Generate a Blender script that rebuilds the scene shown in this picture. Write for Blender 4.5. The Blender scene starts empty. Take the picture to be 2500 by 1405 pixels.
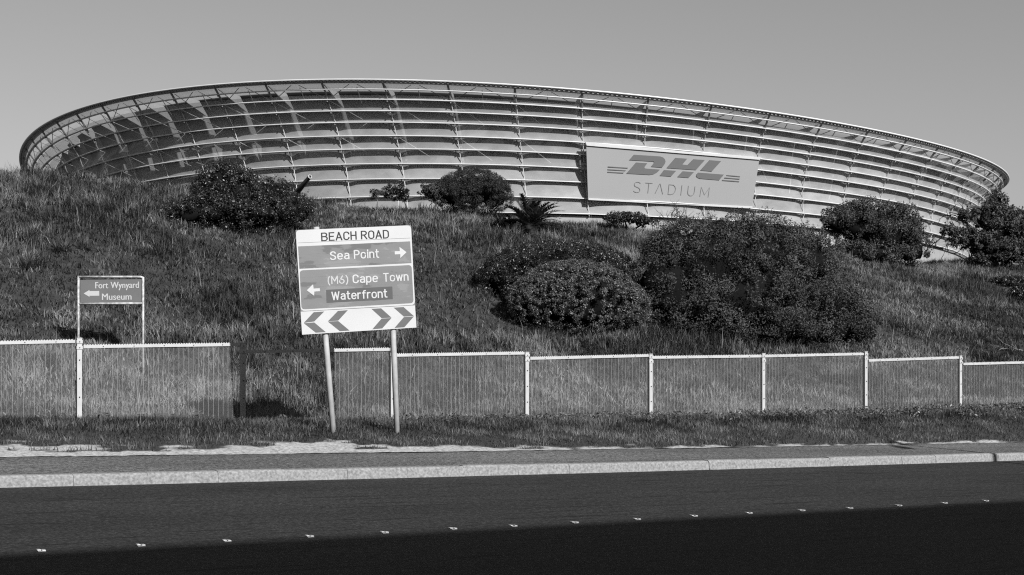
import bpy, math, random
import numpy as np
from mathutils import Vector
rng = np.random.default_rng(7)
random.seed(7)
D = bpy.data
sc = bpy.context.scene
COL = sc.collection
# ------------------------------------------------------------------ camera, sky, sun, exposure
F, UC, VH, EZ = 3400.0, 1250.0, 775.0, 2.05      # focal length and horizon in photo pixels, eye height (m)
cam = D.objects.new('camera', D.cameras.new('camera'))
COL.objects.link(cam)
cam.location = (0, 0, EZ)
cam.rotation_euler = (math.pi / 2, 0, 0)
cam.data.sensor_width = 36
cam.data.lens = F / 2500 * 36
cam.data.shift_y = (VH - 702.5) / 2500
cam.data.clip_start = 0.1
cam.data.clip_end = 8000
sc.camera = cam
ALPHA, EL = math.radians(34), math.radians(31.5)   # light travels away and to the left of the camera
SUN = np.array([-math.sin(ALPHA) * math.cos(EL), math.cos(ALPHA) * math.cos(EL), -math.sin(EL)])
SKYK = .50
w = D.worlds.new('World'); sc.world = w; w.use_nodes = True
nt = w.node_tree
sky = nt.nodes.new('ShaderNodeTexSky'); sky.sky_type = 'NISHITA'; sky.sun_disc = False
sky.sun_elevation = EL
sky.sun_rotation = math.atan2(-SUN[0], -SUN[1])
sky.air_density = 1.0; sky.dust_density = 1.0; sky.ozone_density = 1.0
bw = nt.nodes.new('ShaderNodeRGBToBW')
pw = nt.nodes.new('ShaderNodeMath'); pw.operation = 'POWER'; pw.inputs[1].default_value = 0.78
bg = nt.nodes['Background']; bg.inputs['Strength'].default_value = 0.145
nt.links.new(sky.outputs[0], bw.inputs[0]); nt.links.new(bw.outputs[0], pw.inputs[0]); ml = nt.nodes.new('ShaderNodeMath'); ml.operation = 'MULTIPLY'; ml.inputs[1].default_value = SKYK; nt.links.new(pw.outputs[0], ml.inputs[0]); nt.links.new(ml.outputs[0], bg.inputs['Color'])
sl = D.lights.new('sun', 'SUN'); sl.energy = 5.0; sl.angle = math.radians(0.5); sl.color = (1, 1, 1)
so = D.objects.new('sun', sl); COL.objects.link(so)
so.rotation_euler = Vector(SUN).to_track_quat('-Z', 'Y').to_euler()
sc.view_settings.view_transform = 'Standard'; sc.view_settings.look = 'None'
sc.view_settings.exposure = 0.75; sc.view_settings.gamma = 1.0
sc.cycles.max_bounces = 6; sc.cycles.transparent_max_bounces = 32; sc.cycles.diffuse_bounces = 3
sc.cycles.use_denoising = False
sc.cycles.filter_width = 1.15
AF = .62
sc.cycles.sample_clamp_indirect = 4.0

# ------------------------------------------------------------------ helpers
def tag(o, label=None, cat=None, group=None, kind=None):
    if label: o['label'] = label
    if cat: o['category'] = cat
    if group: o['group'] = group
    if kind: o['kind'] = kind
    return o

def empty(name, loc=(0, 0, 0), label=None, cat=None, group=None):
    o = D.objects.new(name, None); COL.objects.link(o); o.location = loc
    o.empty_display_size = .2
    return tag(o, label, cat, group)

def mesh_np(name, V, Fc, mats, parent=None, smooth=False, attr=None, midx=None):
    """V (n,3) world coordinates, Fc (m,k) faces of one size."""
    V = np.asarray(V, float)
    me = D.meshes.new(name)
    k = Fc.shape[1]; m = len(Fc)
    me.vertices.add(len(V)); me.vertices.foreach_set('co', V.astype(np.float32).ravel())
    me.loops.add(m * k); me.loops.foreach_set('vertex_index', Fc.astype(np.int32).ravel())
    me.polygons.add(m); me.polygons.foreach_set('loop_start', np.arange(0, m * k, k, dtype=np.int32))
    me.polygons.foreach_set('loop_total', np.full(m, k, dtype=np.int32))
    if smooth: me.polygons.foreach_set('use_smooth', np.ones(m, dtype=bool))
    if midx is not None: me.polygons.foreach_set('material_index', midx.astype(np.int32))
    for mm in (mats if isinstance(mats, (list, tuple)) else [mats]): me.materials.append(mm)
    me.update(calc_edges=True)
    if attr is not None:
        a = me.attributes.new('tone', 'FLOAT', 'POINT'); a.data.foreach_set('value', attr.astype(np.float32))
    o = D.objects.new(name, me); COL.objects.link(o)
    if parent is not None: setp(o, parent)
    return o

def setp(o, p):
    o.parent = p
    m = p
    off = Vector((0, 0, 0))
    while m is not None:
        off += m.location; m = m.parent
    o.location = -off

class MB:
    def __init__(s): s.v = []; s.f = []; s.m = []
    def add(s, vs, fs, m=0):
        b = len(s.v); s.v += [tuple(map(float, q)) for q in vs]; s.f += [tuple(b + i for i in q) for q in fs]; s.m += [m] * len(fs)
    def box(s, c, ex, ey, ez, m=0):
        """c centre, ex ey ez half vectors"""
        c, ex, ey, ez = map(np.asarray, (c, ex, ey, ez))
        vs = [c + i * ex + j * ey + k * ez for k in (-1, 1) for j in (-1, 1) for i in (-1, 1)]
        s.add(vs, [(0, 2, 3, 1), (4, 5, 7, 6), (0, 1, 5, 4), (2, 6, 7, 3), (0, 4, 6, 2), (1, 3, 7, 5)], m)
    def tube(s, pts, r, n=8, m=0, cap=True):
        pts = [np.asarray(p, float) for p in pts]
        rs = r if isinstance(r, (list, tuple, np.ndarray)) else [r] * len(pts)
        vs = []
        for i, p in enumerate(pts):
            d = pts[min(i + 1, len(pts) - 1)] - pts[max(i - 1, 0)]; d = d / (np.linalg.norm(d) + 1e-9)
            a = np.cross(d, (0, 0, 1.)) if abs(d[2]) < .95 else np.cross(d, (0, 1., 0))
            a /= np.linalg.norm(a); b = np.cross(a, d)
            for j in range(n):
                th = 2 * math.pi * j / n
                vs.append(p + rs[i] * (math.cos(th) * a + math.sin(th) * b))
        fs = [(i * n + j, i * n + (j + 1) % n, (i + 1) * n + (j + 1) % n, (i + 1) * n + j) for i in range(len(pts) - 1) for j in range(n)]
        if cap: fs += [tuple(range(n - 1, -1, -1)), tuple((len(pts) - 1) * n + j for j in range(n))]
        s.add(vs, fs, m)
    def build(s, name, mats, parent=None, smooth=False):
        me = D.meshes.new(name); me.from_pydata(s.v, [], s.f)
        for mm in (mats if isinstance(mats, (list, tuple)) else [mats]): me.materials.append(mm)
        me.polygons.foreach_set('material_index', np.array(s.m, dtype=np.int32))
        if smooth: me.polygons.foreach_set('use_smooth', np.ones(len(s.f), dtype=bool))
        me.update()
        o = D.objects.new(name, me); COL.objects.link(o)
        if parent is not None: setp(o, parent)
        return o

def hashn(ix, iy):
    h = np.sin(ix * 127.1 + iy * 311.7) * 43758.5453
    return h - np.floor(h)
def vnoise(x, y):
    x = np.asarray(x, float); y = np.asarray(y, float)
    ix = np.floor(x); iy = np.floor(y); fx = x - ix; fy = y - iy
    fx = fx * fx * (3 - 2 * fx); fy = fy * fy * (3 - 2 * fy)
    return (hashn(ix, iy) * (1 - fx) + hashn(ix + 1, iy) * fx) * (1 - fy) + (hashn(ix, iy + 1) * (1 - fx) + hashn(ix + 1, iy + 1) * fx) * fy
def fbm(x, y, o=4):
    r = 0; a = .5
    for i in range(o):
        r = r + a * vnoise(x * 2 ** i + 17.3 * i, y * 2 ** i - 9.1 * i); a *= .5
    return r

# ------------------------------------------------------------------ materials (black and white place: every colour is a grey)
def gmat(name, g, rough=.8, var=.15, scale=4., spec=.3, bump=0., stretch=(1, 1, 1), metal=0., detail=6., coords='Object', contrast=1.):
    m = D.materials.new(name); m.use_nodes = True; n = m.node_tree.nodes; l = m.node_tree.links
    p = n['Principled BSDF']; p.inputs['Roughness'].default_value = rough
    p.inputs['Specular IOR Level'].default_value = spec; p.inputs['Metallic'].default_value = metal
    tc = n.new('ShaderNodeTexCoord'); mp = n.new('ShaderNodeMapping'); mp.inputs['Scale'].default_value = stretch
    nz = n.new('ShaderNodeTexNoise'); nz.inputs['Scale'].default_value = scale; nz.inputs['Detail'].default_value = detail
    mr = n.new('ShaderNodeMapRange'); mr.inputs['From Min'].default_value = .5 - .25 / contrast; mr.inputs['From Max'].default_value = .5 + .25 / contrast
    mr.inputs['To Min'].default_value = AF * g * (1 - var); mr.inputs['To Max'].default_value = AF * g * (1 + var)
    l.new(tc.outputs[coords], mp.inputs[0]); l.new(mp.outputs[0], nz.inputs['Vector']); l.new(nz.outputs['Fac'], mr.inputs['Value'])
    l.new(mr.outputs[0], p.inputs['Base Color'])
    if bump:
        b = n.new('ShaderNodeBump'); b.inputs['Strength'].default_value = bump; b.inputs['Distance'].default_value = .02
        l.new(nz.outputs['Fac'], b.inputs['Height']); l.new(b.outputs[0], p.inputs['Normal'])
    return m

def tone_mat(name, lo, hi, rough=.6, spec=.25, transl=.25):
    """leaf material: grey between lo and hi by the stored tone of each leaf"""
    m = D.materials.new(name); m.use_nodes = True; n = m.node_tree.nodes; l = m.node_tree.links
    p = n['Principled BSDF']; p.inputs['Roughness'].default_value = rough; p.inputs['Specular IOR Level'].default_value = spec
    at = n.new('ShaderNodeAttribute'); at.attribute_name = 'tone'
    mr = n.new('ShaderNodeMapRange'); mr.inputs['To Min'].default_value = lo * AF; mr.inputs['To Max'].default_value = hi * AF
    l.new(at.outputs['Fac'], mr.inputs['Value']); l.new(mr.outputs[0], p.inputs['Base Color'])
    if transl:
        t = n.new('ShaderNodeBsdfTranslucent'); mx = n.new('ShaderNodeMixShader'); mx.inputs[0].default_value = transl
        l.new(mr.outputs[0], t.inputs['Color']); l.new(p.outputs[0], mx.inputs[1]); l.new(t.outputs[0], mx.inputs[2])
        l.new(mx.outputs[0], n['Material Output'].inputs['Surface'])
    return m

def nodes_of(m): return m.node_tree.nodes, m.node_tree.links

def asphalt(name, g, fine, cracks=True):
    m = D.materials.new(name); m.use_nodes = True; n, l = nodes_of(m)
    p = n['Principled BSDF']; p.inputs['Roughness'].default_value = .85; p.inputs['Specular IOR Level'].default_value = .25
    tc = n.new('ShaderNodeTexCoord')
    mp = n.new('ShaderNodeMapping'); mp.inputs['Rotation'].default_value = (0, 0, -math.atan2(RD[1], RD[0])); l.new(tc.outputs['Object'], mp.inputs[0])
    def noise(scale, st, det=5):
        q = n.new('ShaderNodeMapping'); q.inputs['Scale'].default_value = st; l.new(mp.outputs[0], q.inputs[0])
        z = n.new('ShaderNodeTexNoise'); z.inputs['Scale'].default_value = scale; z.inputs['Detail'].default_value = det; l.new(q.outputs[0], z.inputs['Vector']); return z.outputs['Fac']
    def mr(x, a, b, c, d):
        r = n.new('ShaderNodeMapRange'); r.inputs['From Min'].default_value = a; r.inputs['From Max'].default_value = b
        r.inputs['To Min'].default_value = c; r.inputs['To Max'].default_value = d; l.new(x, r.inputs['Value']); return r.outputs[0]
    def mul(a, b):
        k = n.new('ShaderNodeMath'); k.operation = 'MULTIPLY'; l.new(a, k.inputs[0]); l.new(b, k.inputs[1]); return k.outputs[0]
    def mul_(a, b):
        k = n.new('ShaderNodeMath'); k.operation = 'MULTIPLY'; l.new(a, k.inputs[0]); l.new(b, k.inputs[1]); return k.outputs[0]
    grit = mr(noise(fine, (1, 1, 1), 3), .36, .66, .45, 1.6)
    grit = mul_(grit, mr(noise(20, (1, .75, 1), 6), .36, .64, .45, 1.65))
    patch = mr(noise(.5, (.35, 1.4, 1)), .35, .65, .78, 1.2)
    lanes = mr(noise(1.0, (.02, 1.1, 1), 2), .35, .65, .9, 1.09)
    col = mul(mul(grit, patch), lanes)
    if cracks:
        col = mul(col, mr(noise(2.2, (.25, 4.5, 1), 4), .60, .635, 1.0, .3))
        col = mul(col, mr(noise(26, (1, 1, 1), 1), .75, .80, 1.0, 1.9))
    sc_ = n.new('ShaderNodeMath'); sc_.operation = 'MULTIPLY'; sc_.inputs[1].default_value = g * AF; l.new(col, sc_.inputs[0])
    l.new(sc_.outputs[0], p.inputs['Base Color'])
    b = n.new('ShaderNodeBump'); b.inputs['Strength'].default_value = .5; b.inputs['Distance'].default_value = .01
    l.new(grit, b.inputs['Height']); l.new(b.outputs[0], p.inputs['Normal'])
    return m

# ------------------------------------------------------------------ the lie of the land
TH = math.radians(57.6)
RD = np.array([math.sin(TH), math.cos(TH)])          # along the road
ND = np.array([-RD[1], RD[0]])                       # across it, away from the camera
SL = -0.039                                          # the road falls along its length
KH = 0.16
def st(x, y): return x * RD[0] + y * RD[1], x * ND[0] + y * ND[1]
def xy(s, t): return s * RD[0] + t * ND[0], s * RD[1] + t * ND[1]
def road_z(s): return SL * s
def U(u, v, y): return np.array([(u - UC) / F * y, y, EZ - (v - VH) / F * y])
def onroad(u, v, dz=0.):
    a = (u - UC) / F; b = (v - VH) / F
    y = (EZ - dz) / (b + SL * (a * RD[0] + RD[1]))
    return st(a * y, y)
kb = np.array([onroad(*q) for q in [(0, 1190.9), (350, 1183), (700, 1175.3), (1150, 1163.5), (1600, 1150.7), (2050, 1138), (2500, 1124.8)]])
pb = np.array([onroad(*q, KH) for q in [(0, 1116), (700, 1109), (1150, 1103), (1600, 1095), (2500, 1080)]])
kpol = np.polyfit(kb[:, 0], kb[:, 1], 2); ppol = np.polyfit(pb[:, 0], pb[:, 1], 2)
def clamp_poly(pol, s, lo, hi):
    sc_ = np.clip(s, lo, hi); d = np.polyder(pol)
    return np.polyval(pol, sc_) + np.polyval(d, sc_) * (s - sc_)
def t_k(s): return clamp_poly(kpol, s, kb[0, 0], kb[-1, 0])
def t_p(s): return clamp_poly(ppol, s, pb[0, 0], pb[-1, 0])
# fence line
f0 = np.array([.32, 31.0]); fdir = np.array([.872, .489]); fdir /= np.linalg.norm(fdir)
def on_fence(u):
    a = (u - UC) / F
    k = (a * f0[1] - f0[0]) / (fdir[0] - a * fdir[1])
    return f0 + k * fdir
posts_px = [(-795, 1038, 812), (-265, 1036, 822), (193, 1034, 827), (593, 1041, 838), (957, 1042, 846), (1285, 1046, 861), (1587, 1036, 865.5), (1862, 1035, 864), (2112, 1025, 860), (2343, 1012, 870), (2556, 1003, 876), (2757, 995, 873)]
pxy = np.array([on_fence(p[0]) for p in posts_px])
fs_, ft_ = st(pxy[:, 0], pxy[:, 1])
fpol = np.polyfit(fs_, ft_, 1)
fz_ = np.array([EZ - (p[1] - VH) / F * q[1] for p, q in zip(posts_px, pxy)])
fzpol = np.polyfit(fs_, fz_, 2)
def t_f(s): return np.polyval(fpol, s)
def z_f(s):
    return clamp_poly(fzpol, s, fs_[0], fs_[-1])
DC = 22.0
crest_px = [(-300, 386), (0, 392), (45, 393), (200, 402), (300, 412), (400, 426), (520, 436), (640, 455), (760, 470), (850, 480), (1000, 488), (1100, 494), (1200, 502), (1270, 520), (1350, 530), (1450, 538), (1600, 549), (1800, 570), (1950, 588), (2030, 607), (2194, 630), (2300, 625), (2360, 630), (2500, 642), (2900, 680)]
cs, cz = [], []
for (u, v) in crest_px:
    a = (u - UC) / F
    y = 50.
    for _ in range(30):
        s_, t_ = st(a * y, y); y *= (t_f(s_) + DC) / t_
    s_, t_ = st(a * y, y)
    cs.append(s_); cz.append(EZ - (v - VH) / F * y - .38)
cs = np.array(cs); cz = np.array(cz)
def z_c(s): return np.interp(s, cs, cz)
TAU = np.array([0, .06, .13, .22, .4, .6, .8, .93, 1.0, 1.1, 1.3, 1.8, 3.0, 60])
SS = np.array([0, .01, .04, .12, .33, .58, .83, .955, 1.0, 1.0, .93, .55, .1, .1])
def ground(x, y):
    s, t = st(np.asarray(x, float), np.asarray(y, float))
    tp, tf = t_p(s), t_f(s); zp = road_z(s) + KH - .006; zf = z_f(s); zc = z_c(s)
    q = np.clip((t - tp) / (tf - tp), 0, 1); mound = .2 * np.interp(q, [0, .25, .6, 1], [0, .55, 1, 0]); q = 1 - (1 - q) ** 2.6
    z1 = zp + (zf - zp) * q + mound
    tau = (t - tf) / DC
    z2 = zf + (zc - zf) * np.interp(tau, TAU, SS)
    bump = (fbm(s * .35, t * .35, 3) - .45) * .55 * np.clip(tau * 5, 0, 1) * np.clip(3 - tau, 0, 1)
    small = (fbm(s * 1.3, t * 1.3, 3) - .45) * .12 * np.clip((t - tp) * .6, 0, 1)
    return np.where(t < tf, z1, z2) + bump + small
def hit(u, v, lo=14., hi=140.):
    y = np.arange(lo, hi, .05); x = (u - UC) / F * y; z = EZ - (v - VH) / F * y
    s, t = st(x, y)
    g = np.where(t < t_p(s), road_z(s), ground(x, y))
    k = np.nonzero(z <= g)[0]
    k = k[0] if len(k) else len(y) - 1
    return float(x[k]), float(y[k]), float(g[k])
def grid_mesh(name, ss, tt_fn, nt_, zf, mat, smooth=True):
    """sheet over s samples, t from tt_fn(s) (array per s)"""
    V = []
    for s in ss:
        t = tt_fn(s); x, y = xy(s, t); V.append(np.stack([x, y, zf(x, y, s, t)], 1))
    V = np.array(V); n1, n2 = V.shape[:2]
    i = np.arange(n1 - 1)[:, None] * n2 + np.arange(n2 - 1)[None]
    Fc = np.stack([i, i + n2, i + n2 + 1, i + 1], -1).reshape(-1, 4)
    return mesh_np(name, V.reshape(-1, 3), Fc, mat, smooth=smooth)

m_road = asphalt('asphalt', .027, 38)
m_pave = asphalt('pavement_asphalt', .145, 50, False)
m_soil = gmat('soil', .05, .95, .5, 3., .1, .4)
m_sand = gmat('sand', .36, .95, .3, 30., .1, .6, contrast=1.5)
m_kerb = gmat('kerb_concrete', .29, .85, .34, 26., .2, .5, contrast=1.3, detail=4)
m_base = gmat('far_ground', .08, .95, .3, .05, .1)

ss = np.concatenate([np.arange(-70, -5, 4.), np.arange(-5, 60, .5), np.arange(60, 190, 4.)])
tag(grid_mesh('road', ss, lambda s: np.concatenate([np.linspace(-26, 8, 6), np.linspace(10, t_k(s) + .02, 12)]), 0, lambda x, y, s, t: road_z(s) + 0 * t, m_road), kind='structure')
tag(grid_mesh('pavement', ss, lambda s: np.linspace(t_k(s) + .165, t_p(s) + .05, 8), 0,
              lambda x, y, s, t: road_z(s) + KH - .004 + (fbm(x * .8, y * .8, 3) - .45) * .03, m_pave), kind='structure')
tag(grid_mesh('verge', ss, lambda s: np.linspace(t_p(s) - .05, t_f(s) + .02, 26), 0, lambda x, y, s, t: ground(x, y) - np.clip(t_p(s) + .08 - t, 0, 1) * .3, m_soil), kind='structure')
hs = np.concatenate([np.arange(-90, -12, 4.), np.arange(-12, 95, .6), np.arange(95, 200, 4.)])
tag(grid_mesh('hillside', hs, lambda s: np.concatenate([np.linspace(t_f(s), t_f(s) + 30, 56), t_f(s) + np.array([32, 36, 42, 50, 60, 80, 110, 150, 200])]), 0, lambda x, y, s, t: ground(x, y), m_soil), kind='structure')
gb = MB(); gb.add([(-4000, -4000, -9), (4000, -4000, -9), (4000, 4000, -9), (-4000, 4000, -9)], [(0, 1, 2, 3)])
tag(gb.build('ground', m_base), kind='structure')

# kerb of separate concrete blocks
k = MB(); s = -60.
while s < 160:
    L = 1.0; a, b = s + .0015, s + L - .0015
    pa, pb_ = [], []
    j = random.uniform(-.008, .008); jz = random.uniform(-.006, .006)
    for q in (a, b):
        prof = [(0, -.1), (0, KH * .0), (.012, KH - .035), (.045, KH - .004), (.172, KH), (.172, -.1)]
        pa.append([(*xy(q, t_k(q) + dx + j), road_z(q) + dz + jz) for dx, dz in prof])
    n_ = len(pa[0])
    k.add(pa[0] + pa[1], [(i, i + 1, n_ + i + 1, n_ + i) for i in range(n_ - 1)] + [tuple(range(n_ - 1, -1, -1)), tuple(range(n_, 2 * n_))])
    s += L
tag(k.build('kerb', m_kerb), kind='structure')
# joints and gaps between blocks are backed by dark mortar
mo = MB()
for s in np.arange(-60, 159, 2.):
    q = [(*xy(s, t_k(s) + .055), road_z(s) + KH - .02), (*xy(s + 2, t_k(s + 2) + .055), road_z(s + 2) + KH - .02), (*xy(s + 2, t_k(s + 2) + .02), road_z(s + 2) - .1), (*xy(s, t_k(s) + .02), road_z(s) - .1)]
    mo.add(q, [(0, 1, 2, 3)])
mo.build('kerb_mortar', m_kerb)['kind'] = 'structure'

# ------------------------------------------------------------------ building behind the camera, its shade lies on the road
def caster(u, v, h):
    s_, t_ = onroad(u, v); x, y = xy(s_, t_); z = road_z(s_)
    L = (h - z) / -SUN[2]
    return np.array([x, y, z]) - SUN * L
HB = 16.0
c0, c1 = caster(0, 1355, HB), caster(2500, 1222, HB)
dr = (c1 - c0)[:2]; dr /= np.linalg.norm(dr); back = np.array([dr[1], -dr[0]])
A = c0[:2] - dr * 90; B = c1[:2] + dr * 90
m_wall = gmat('grey_render', .12, .9, .1, 1., .2)
m_glass = gmat('window_glass', .03, .15, .1, 1., .5)
bl = empty('apartment_building', (*(A + B) / 2, 0), 'long plain building across the road whose shade darkens the near lane', 'building')
bm_ = MB()
ctr = (A + B) / 2 + back * 7
hw = np.linalg.norm(B - A) / 2
bm_.box((*ctr, (HB - 9) / 2 - .15), (*(dr * hw), 0), (*(back * 7), 0), (0, 0, (HB + 9) / 2 - .15))
bm_.build('wall', m_wall, bl)
rf = MB(); rf.box((*(ctr), HB - .15), (*(dr * hw), 0), (*(back * 7), 0), (0, 0, .15)); rf.build('roof', m_wall, bl)
wn = MB()
for i in range(40):
    for fl in range(4):
        c = A + dr * (4 + i * 2 * (hw - 4) / 40) - back * .02
        wn.box((*c, 2.5 + fl * 3.3), (*(dr * .8), 0), (*(back * .05), 0), (0, 0, .8))
tag(wn.build('window_rows', m_glass, bl), kind='stuff')

# lamp post out of frame, its thin shadow crosses pavement and kerb
px_, py_ = xy(*onroad(2432, 1127)); 
Ls = 11.5; lb = np.array([px_, py_]) - SUN[:2] / np.linalg.norm(SUN[:2]) * Ls
lz = float(road_z(st(*lb)[0]))
m_galv = gmat('galvanised_steel', .35, .5, .1, 3., .5)
lp = empty('street_lamp', (*lb, lz), 'tall galvanised street lamp whose thin shadow crosses the pavement', 'street lamp')
t_ = MB(); t_.tube([(*lb, lz - .1), (*lb, lz + 5), (*lb, lz + 8.9)], [.1, .085, .06], 10); t_.build('pole', m_galv, lp, True)
t_ = MB(); t_.tube([(*lb, lz + 8.9), (lb[0] + .1, lb[1] - .5, lz + 9.2), (lb[0] + .2, lb[1] - 1.4, lz + 9.3)], .04, 8); t_.build('arm', m_galv, lp, True)
t_ = MB(); t_.box((lb[0] + .22, lb[1] - 1.7, lz + 9.28), (.12, 0, 0), (0, .35, 0), (0, 0, .06)); t_.build('lamp_head', m_galv, lp)

# ------------------------------------------------------------------ stadium
SP = dict(cx=2.8616, cy=379.1367, a=140., b=124.3018, phi=1.3519, zr=31.2335, A=1.4565, B=-3.9614, t0=-3.7255, dt=2 * math.pi / 75, q=1.3417, C=-8.6491, Dd=-3.1705, e1=.0385, e2=-.0533, tw=.0242)
OFF = np.array([0., 1.263, 2.4669, 3.6562, 4.9378, 5.8113, 6.7511, 7.7638, 8.1, 8.35, 8.5])
HH = np.array([0., 1.3794, 2.9106, 4.68, 6.4501, 8.6216, 10.7806, 13.2004, 15.7576, 18.75, 21.621])
def spt(i, k, inset=0., dz=0.):
    """point of the facade: i rib number (may be fractional), k ring number 0 (rim) to 10; inset metres inward"""
    i = np.asarray(i, float)
    kk = np.arange(11)
    o = np.interp(k, kk, OFF) + inset; h = np.interp(k, kk, HH)
    t = SP['t0'] + SP['dt'] * i
    t = t + SP['e1'] * np.sin(2 * t) + SP['e2'] * np.cos(2 * t)
    zz = SP['zr'] - h + (1 - SP['q'] * h / 40) * (SP['A'] * np.cos(2 * t) + SP['B'] * np.sin(2 * t)) + SP['C'] * np.cos(t) + SP['Dd'] * np.sin(t)
    t = t + SP['tw'] * h / 24
    X = (SP['a'] - o) * np.cos(t); Y = (SP['b'] - o) * np.sin(t); c, s_ = math.cos(SP['phi']), math.sin(SP['phi'])
    return np.stack([SP['cx'] + c * X - s_ * Y, SP['cy'] + s_ * X + c * Y, zz + EZ + dz], -1)
def membrane_mat():
    m = D.materials.new('facade_membrane'); m.use_nodes = True; n, l = nodes_of(m)
    for x in list(n):
        if x.type != 'OUTPUT_MATERIAL': n.remove(x)
    out = n['Material Output']
    tc = n.new('ShaderNodeTexCoord'); nz = n.new('ShaderNodeTexNoise'); nz.inputs['Scale'].default_value = .35; nz.inputs['Detail'].default_value = 5
    mp = n.new('ShaderNodeMapping'); mp.inputs['Scale'].default_value = (1, 1, 2.2); l.new(tc.outputs['Object'], mp.inputs[0]); l.new(mp.outputs[0], nz.inputs['Vector'])
    mr = n.new('ShaderNodeMapRange'); mr.inputs['From Min'].default_value = .3; mr.inputs['From Max'].default_value = .7; mr.inputs['To Min'].default_value = .42; mr.inputs['To Max'].default_value = .56
    l.new(nz.outputs['Fac'], mr.inputs['Value'])
    d = n.new('ShaderNodeBsdfDiffuse')
    at = n.new('ShaderNodeAttribute'); at.attribute_name = 'tone'; m2 = n.new('ShaderNodeMapRange'); m2.inputs['To Min'].default_value = .84; m2.inputs['To Max'].default_value = 1.02; l.new(at.outputs['Fac'], m2.inputs['Value'])
    mm = n.new('ShaderNodeMath'); mm.operation = 'MULTIPLY'; l.new(mr.outputs[0], mm.inputs[0]); l.new(m2.outputs[0], mm.inputs[1]); l.new(mm.outputs[0], d.inputs['Color'])
    g = n.new('ShaderNodeBsdfGlossy'); g.inputs['Roughness'].default_value = .45; g.inputs['Color'].default_value = (.5, .5, .5, 1)
    fr = n.new('ShaderNodeFresnel'); fr.inputs['IOR'].default_value = 1.12
    a = n.new('ShaderNodeMixShader'); l.new(fr.outputs[0], a.inputs[0]); l.new(d.outputs[0], a.inputs[1]); l.new(g.outputs[0], a.inputs[2])
    t = n.new('ShaderNodeBsdfTransparent')
    b = n.new('ShaderNodeMixShader'); b.inputs[0].default_value = .42; l.new(t.outputs[0], b.inputs[1]); l.new(a.outputs[0], b.inputs[2])
    l.new(b.outputs[0], out.inputs['Surface'])
    return m
def roof_mat():
    m = D.materials.new('roof_membrane'); m.use_nodes = True; n, l = nodes_of(m)
    for x in list(n):
        if x.type != 'OUTPUT_MATERIAL': n.remove(x)
    t = n.new('ShaderNodeBsdfTranslucent'); t.inputs['Color'].default_value = (.3, .3, .3, 1)
    d = n.new('ShaderNodeBsdfTransparent'); mx = n.new('ShaderNodeMixShader'); mx.inputs[0].default_value = .62
    l.new(t.outputs[0], mx.inputs[1]); l.new(d.outputs[0], mx.inputs[2]); l.new(mx.outputs[0], n['Material Output'].inputs['Surface'])
    return m
m_memb = membrane_mat(); m_roof = roof_mat()
m_white = gmat('white_steel', .7, .4, .06, 1., .5)
m_rib = gmat('grey_steel', .22, .5, .2, 1., .5)
m_ribl = gmat('pale_rib_steel', .6, .5, .1, 1., .4)
m_conc = gmat('pale_concrete', .55, .85, .12, .4, .2)
m_col = gmat('column_concrete', .4, .85, .12, .4, .2)
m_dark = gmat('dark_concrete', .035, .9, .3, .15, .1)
NR = 75
base_c = (SP['cx'], SP['cy'], -8.)
stad = empty('stadium', base_c, 'oval bowl stadium with pale banded membrane facade rising behind the hill', 'stadium')
def sweep(k, inset, prof, i0=0, i1=NR, per=8, closed=True):
    """prof list of (inward, up); returns V, F"""
    ii = np.linspace(i0, i1, (i1 - i0) * per + 1)[:-1] if closed else np.linspace(i0, i1, (i1 - i0) * per + 1)
    P = np.stack([spt(ii, k, inset + a, b) for a, b in prof], 1)
    n1, n2 = P.shape[:2]
    rows = np.arange(n1 if closed else n1 - 1)
    fs = []
    for j in range(n2):
        j2 = (j + 1) % n2
        fs.append(np.stack([rows * n2 + j, rows * n2 + j2, ((rows + 1) % n1) * n2 + j2, ((rows + 1) % n1) * n2 + j], 1))
    return P.reshape(-1, 3), np.concatenate(fs)
for k_ in range(11):
    if k_ == 0: prof = [(-.3, -.08), (-.3, .17), (.6, .22), (.6, -.03)]
    else: prof = [(-.24, -.07), (-.2, .09), (.3, .13), (.3, -.07)]
    V, Fc = sweep(k_, 0, prof)
    mesh_np('ring_beam', V, Fc, m_white, stad)
# gutter under the rim
V, Fc = sweep(0, 0, [(.25, -.36), (.2, -.12), (1.2, -.12), (1.2, -.4)])
mesh_np('gutter', V, Fc, gmat('gutter_steel', .4, .5, .1, 1., .4), stad)
tb = MB()
for i in np.arange(-8, 28, 1 / 14.):
    p = spt(i, 0, .1, -.25); q = spt(i + .03, 0, .1, -.25); o_ = spt(i, 0, .5, -.25)
    tb.box((p + q) / 2, (q - p) / 2, (o_ - p) / 4, (0, 0, .13))
tag(tb.build('gutter_brackets', m_rib, stad), kind='stuff')
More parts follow.
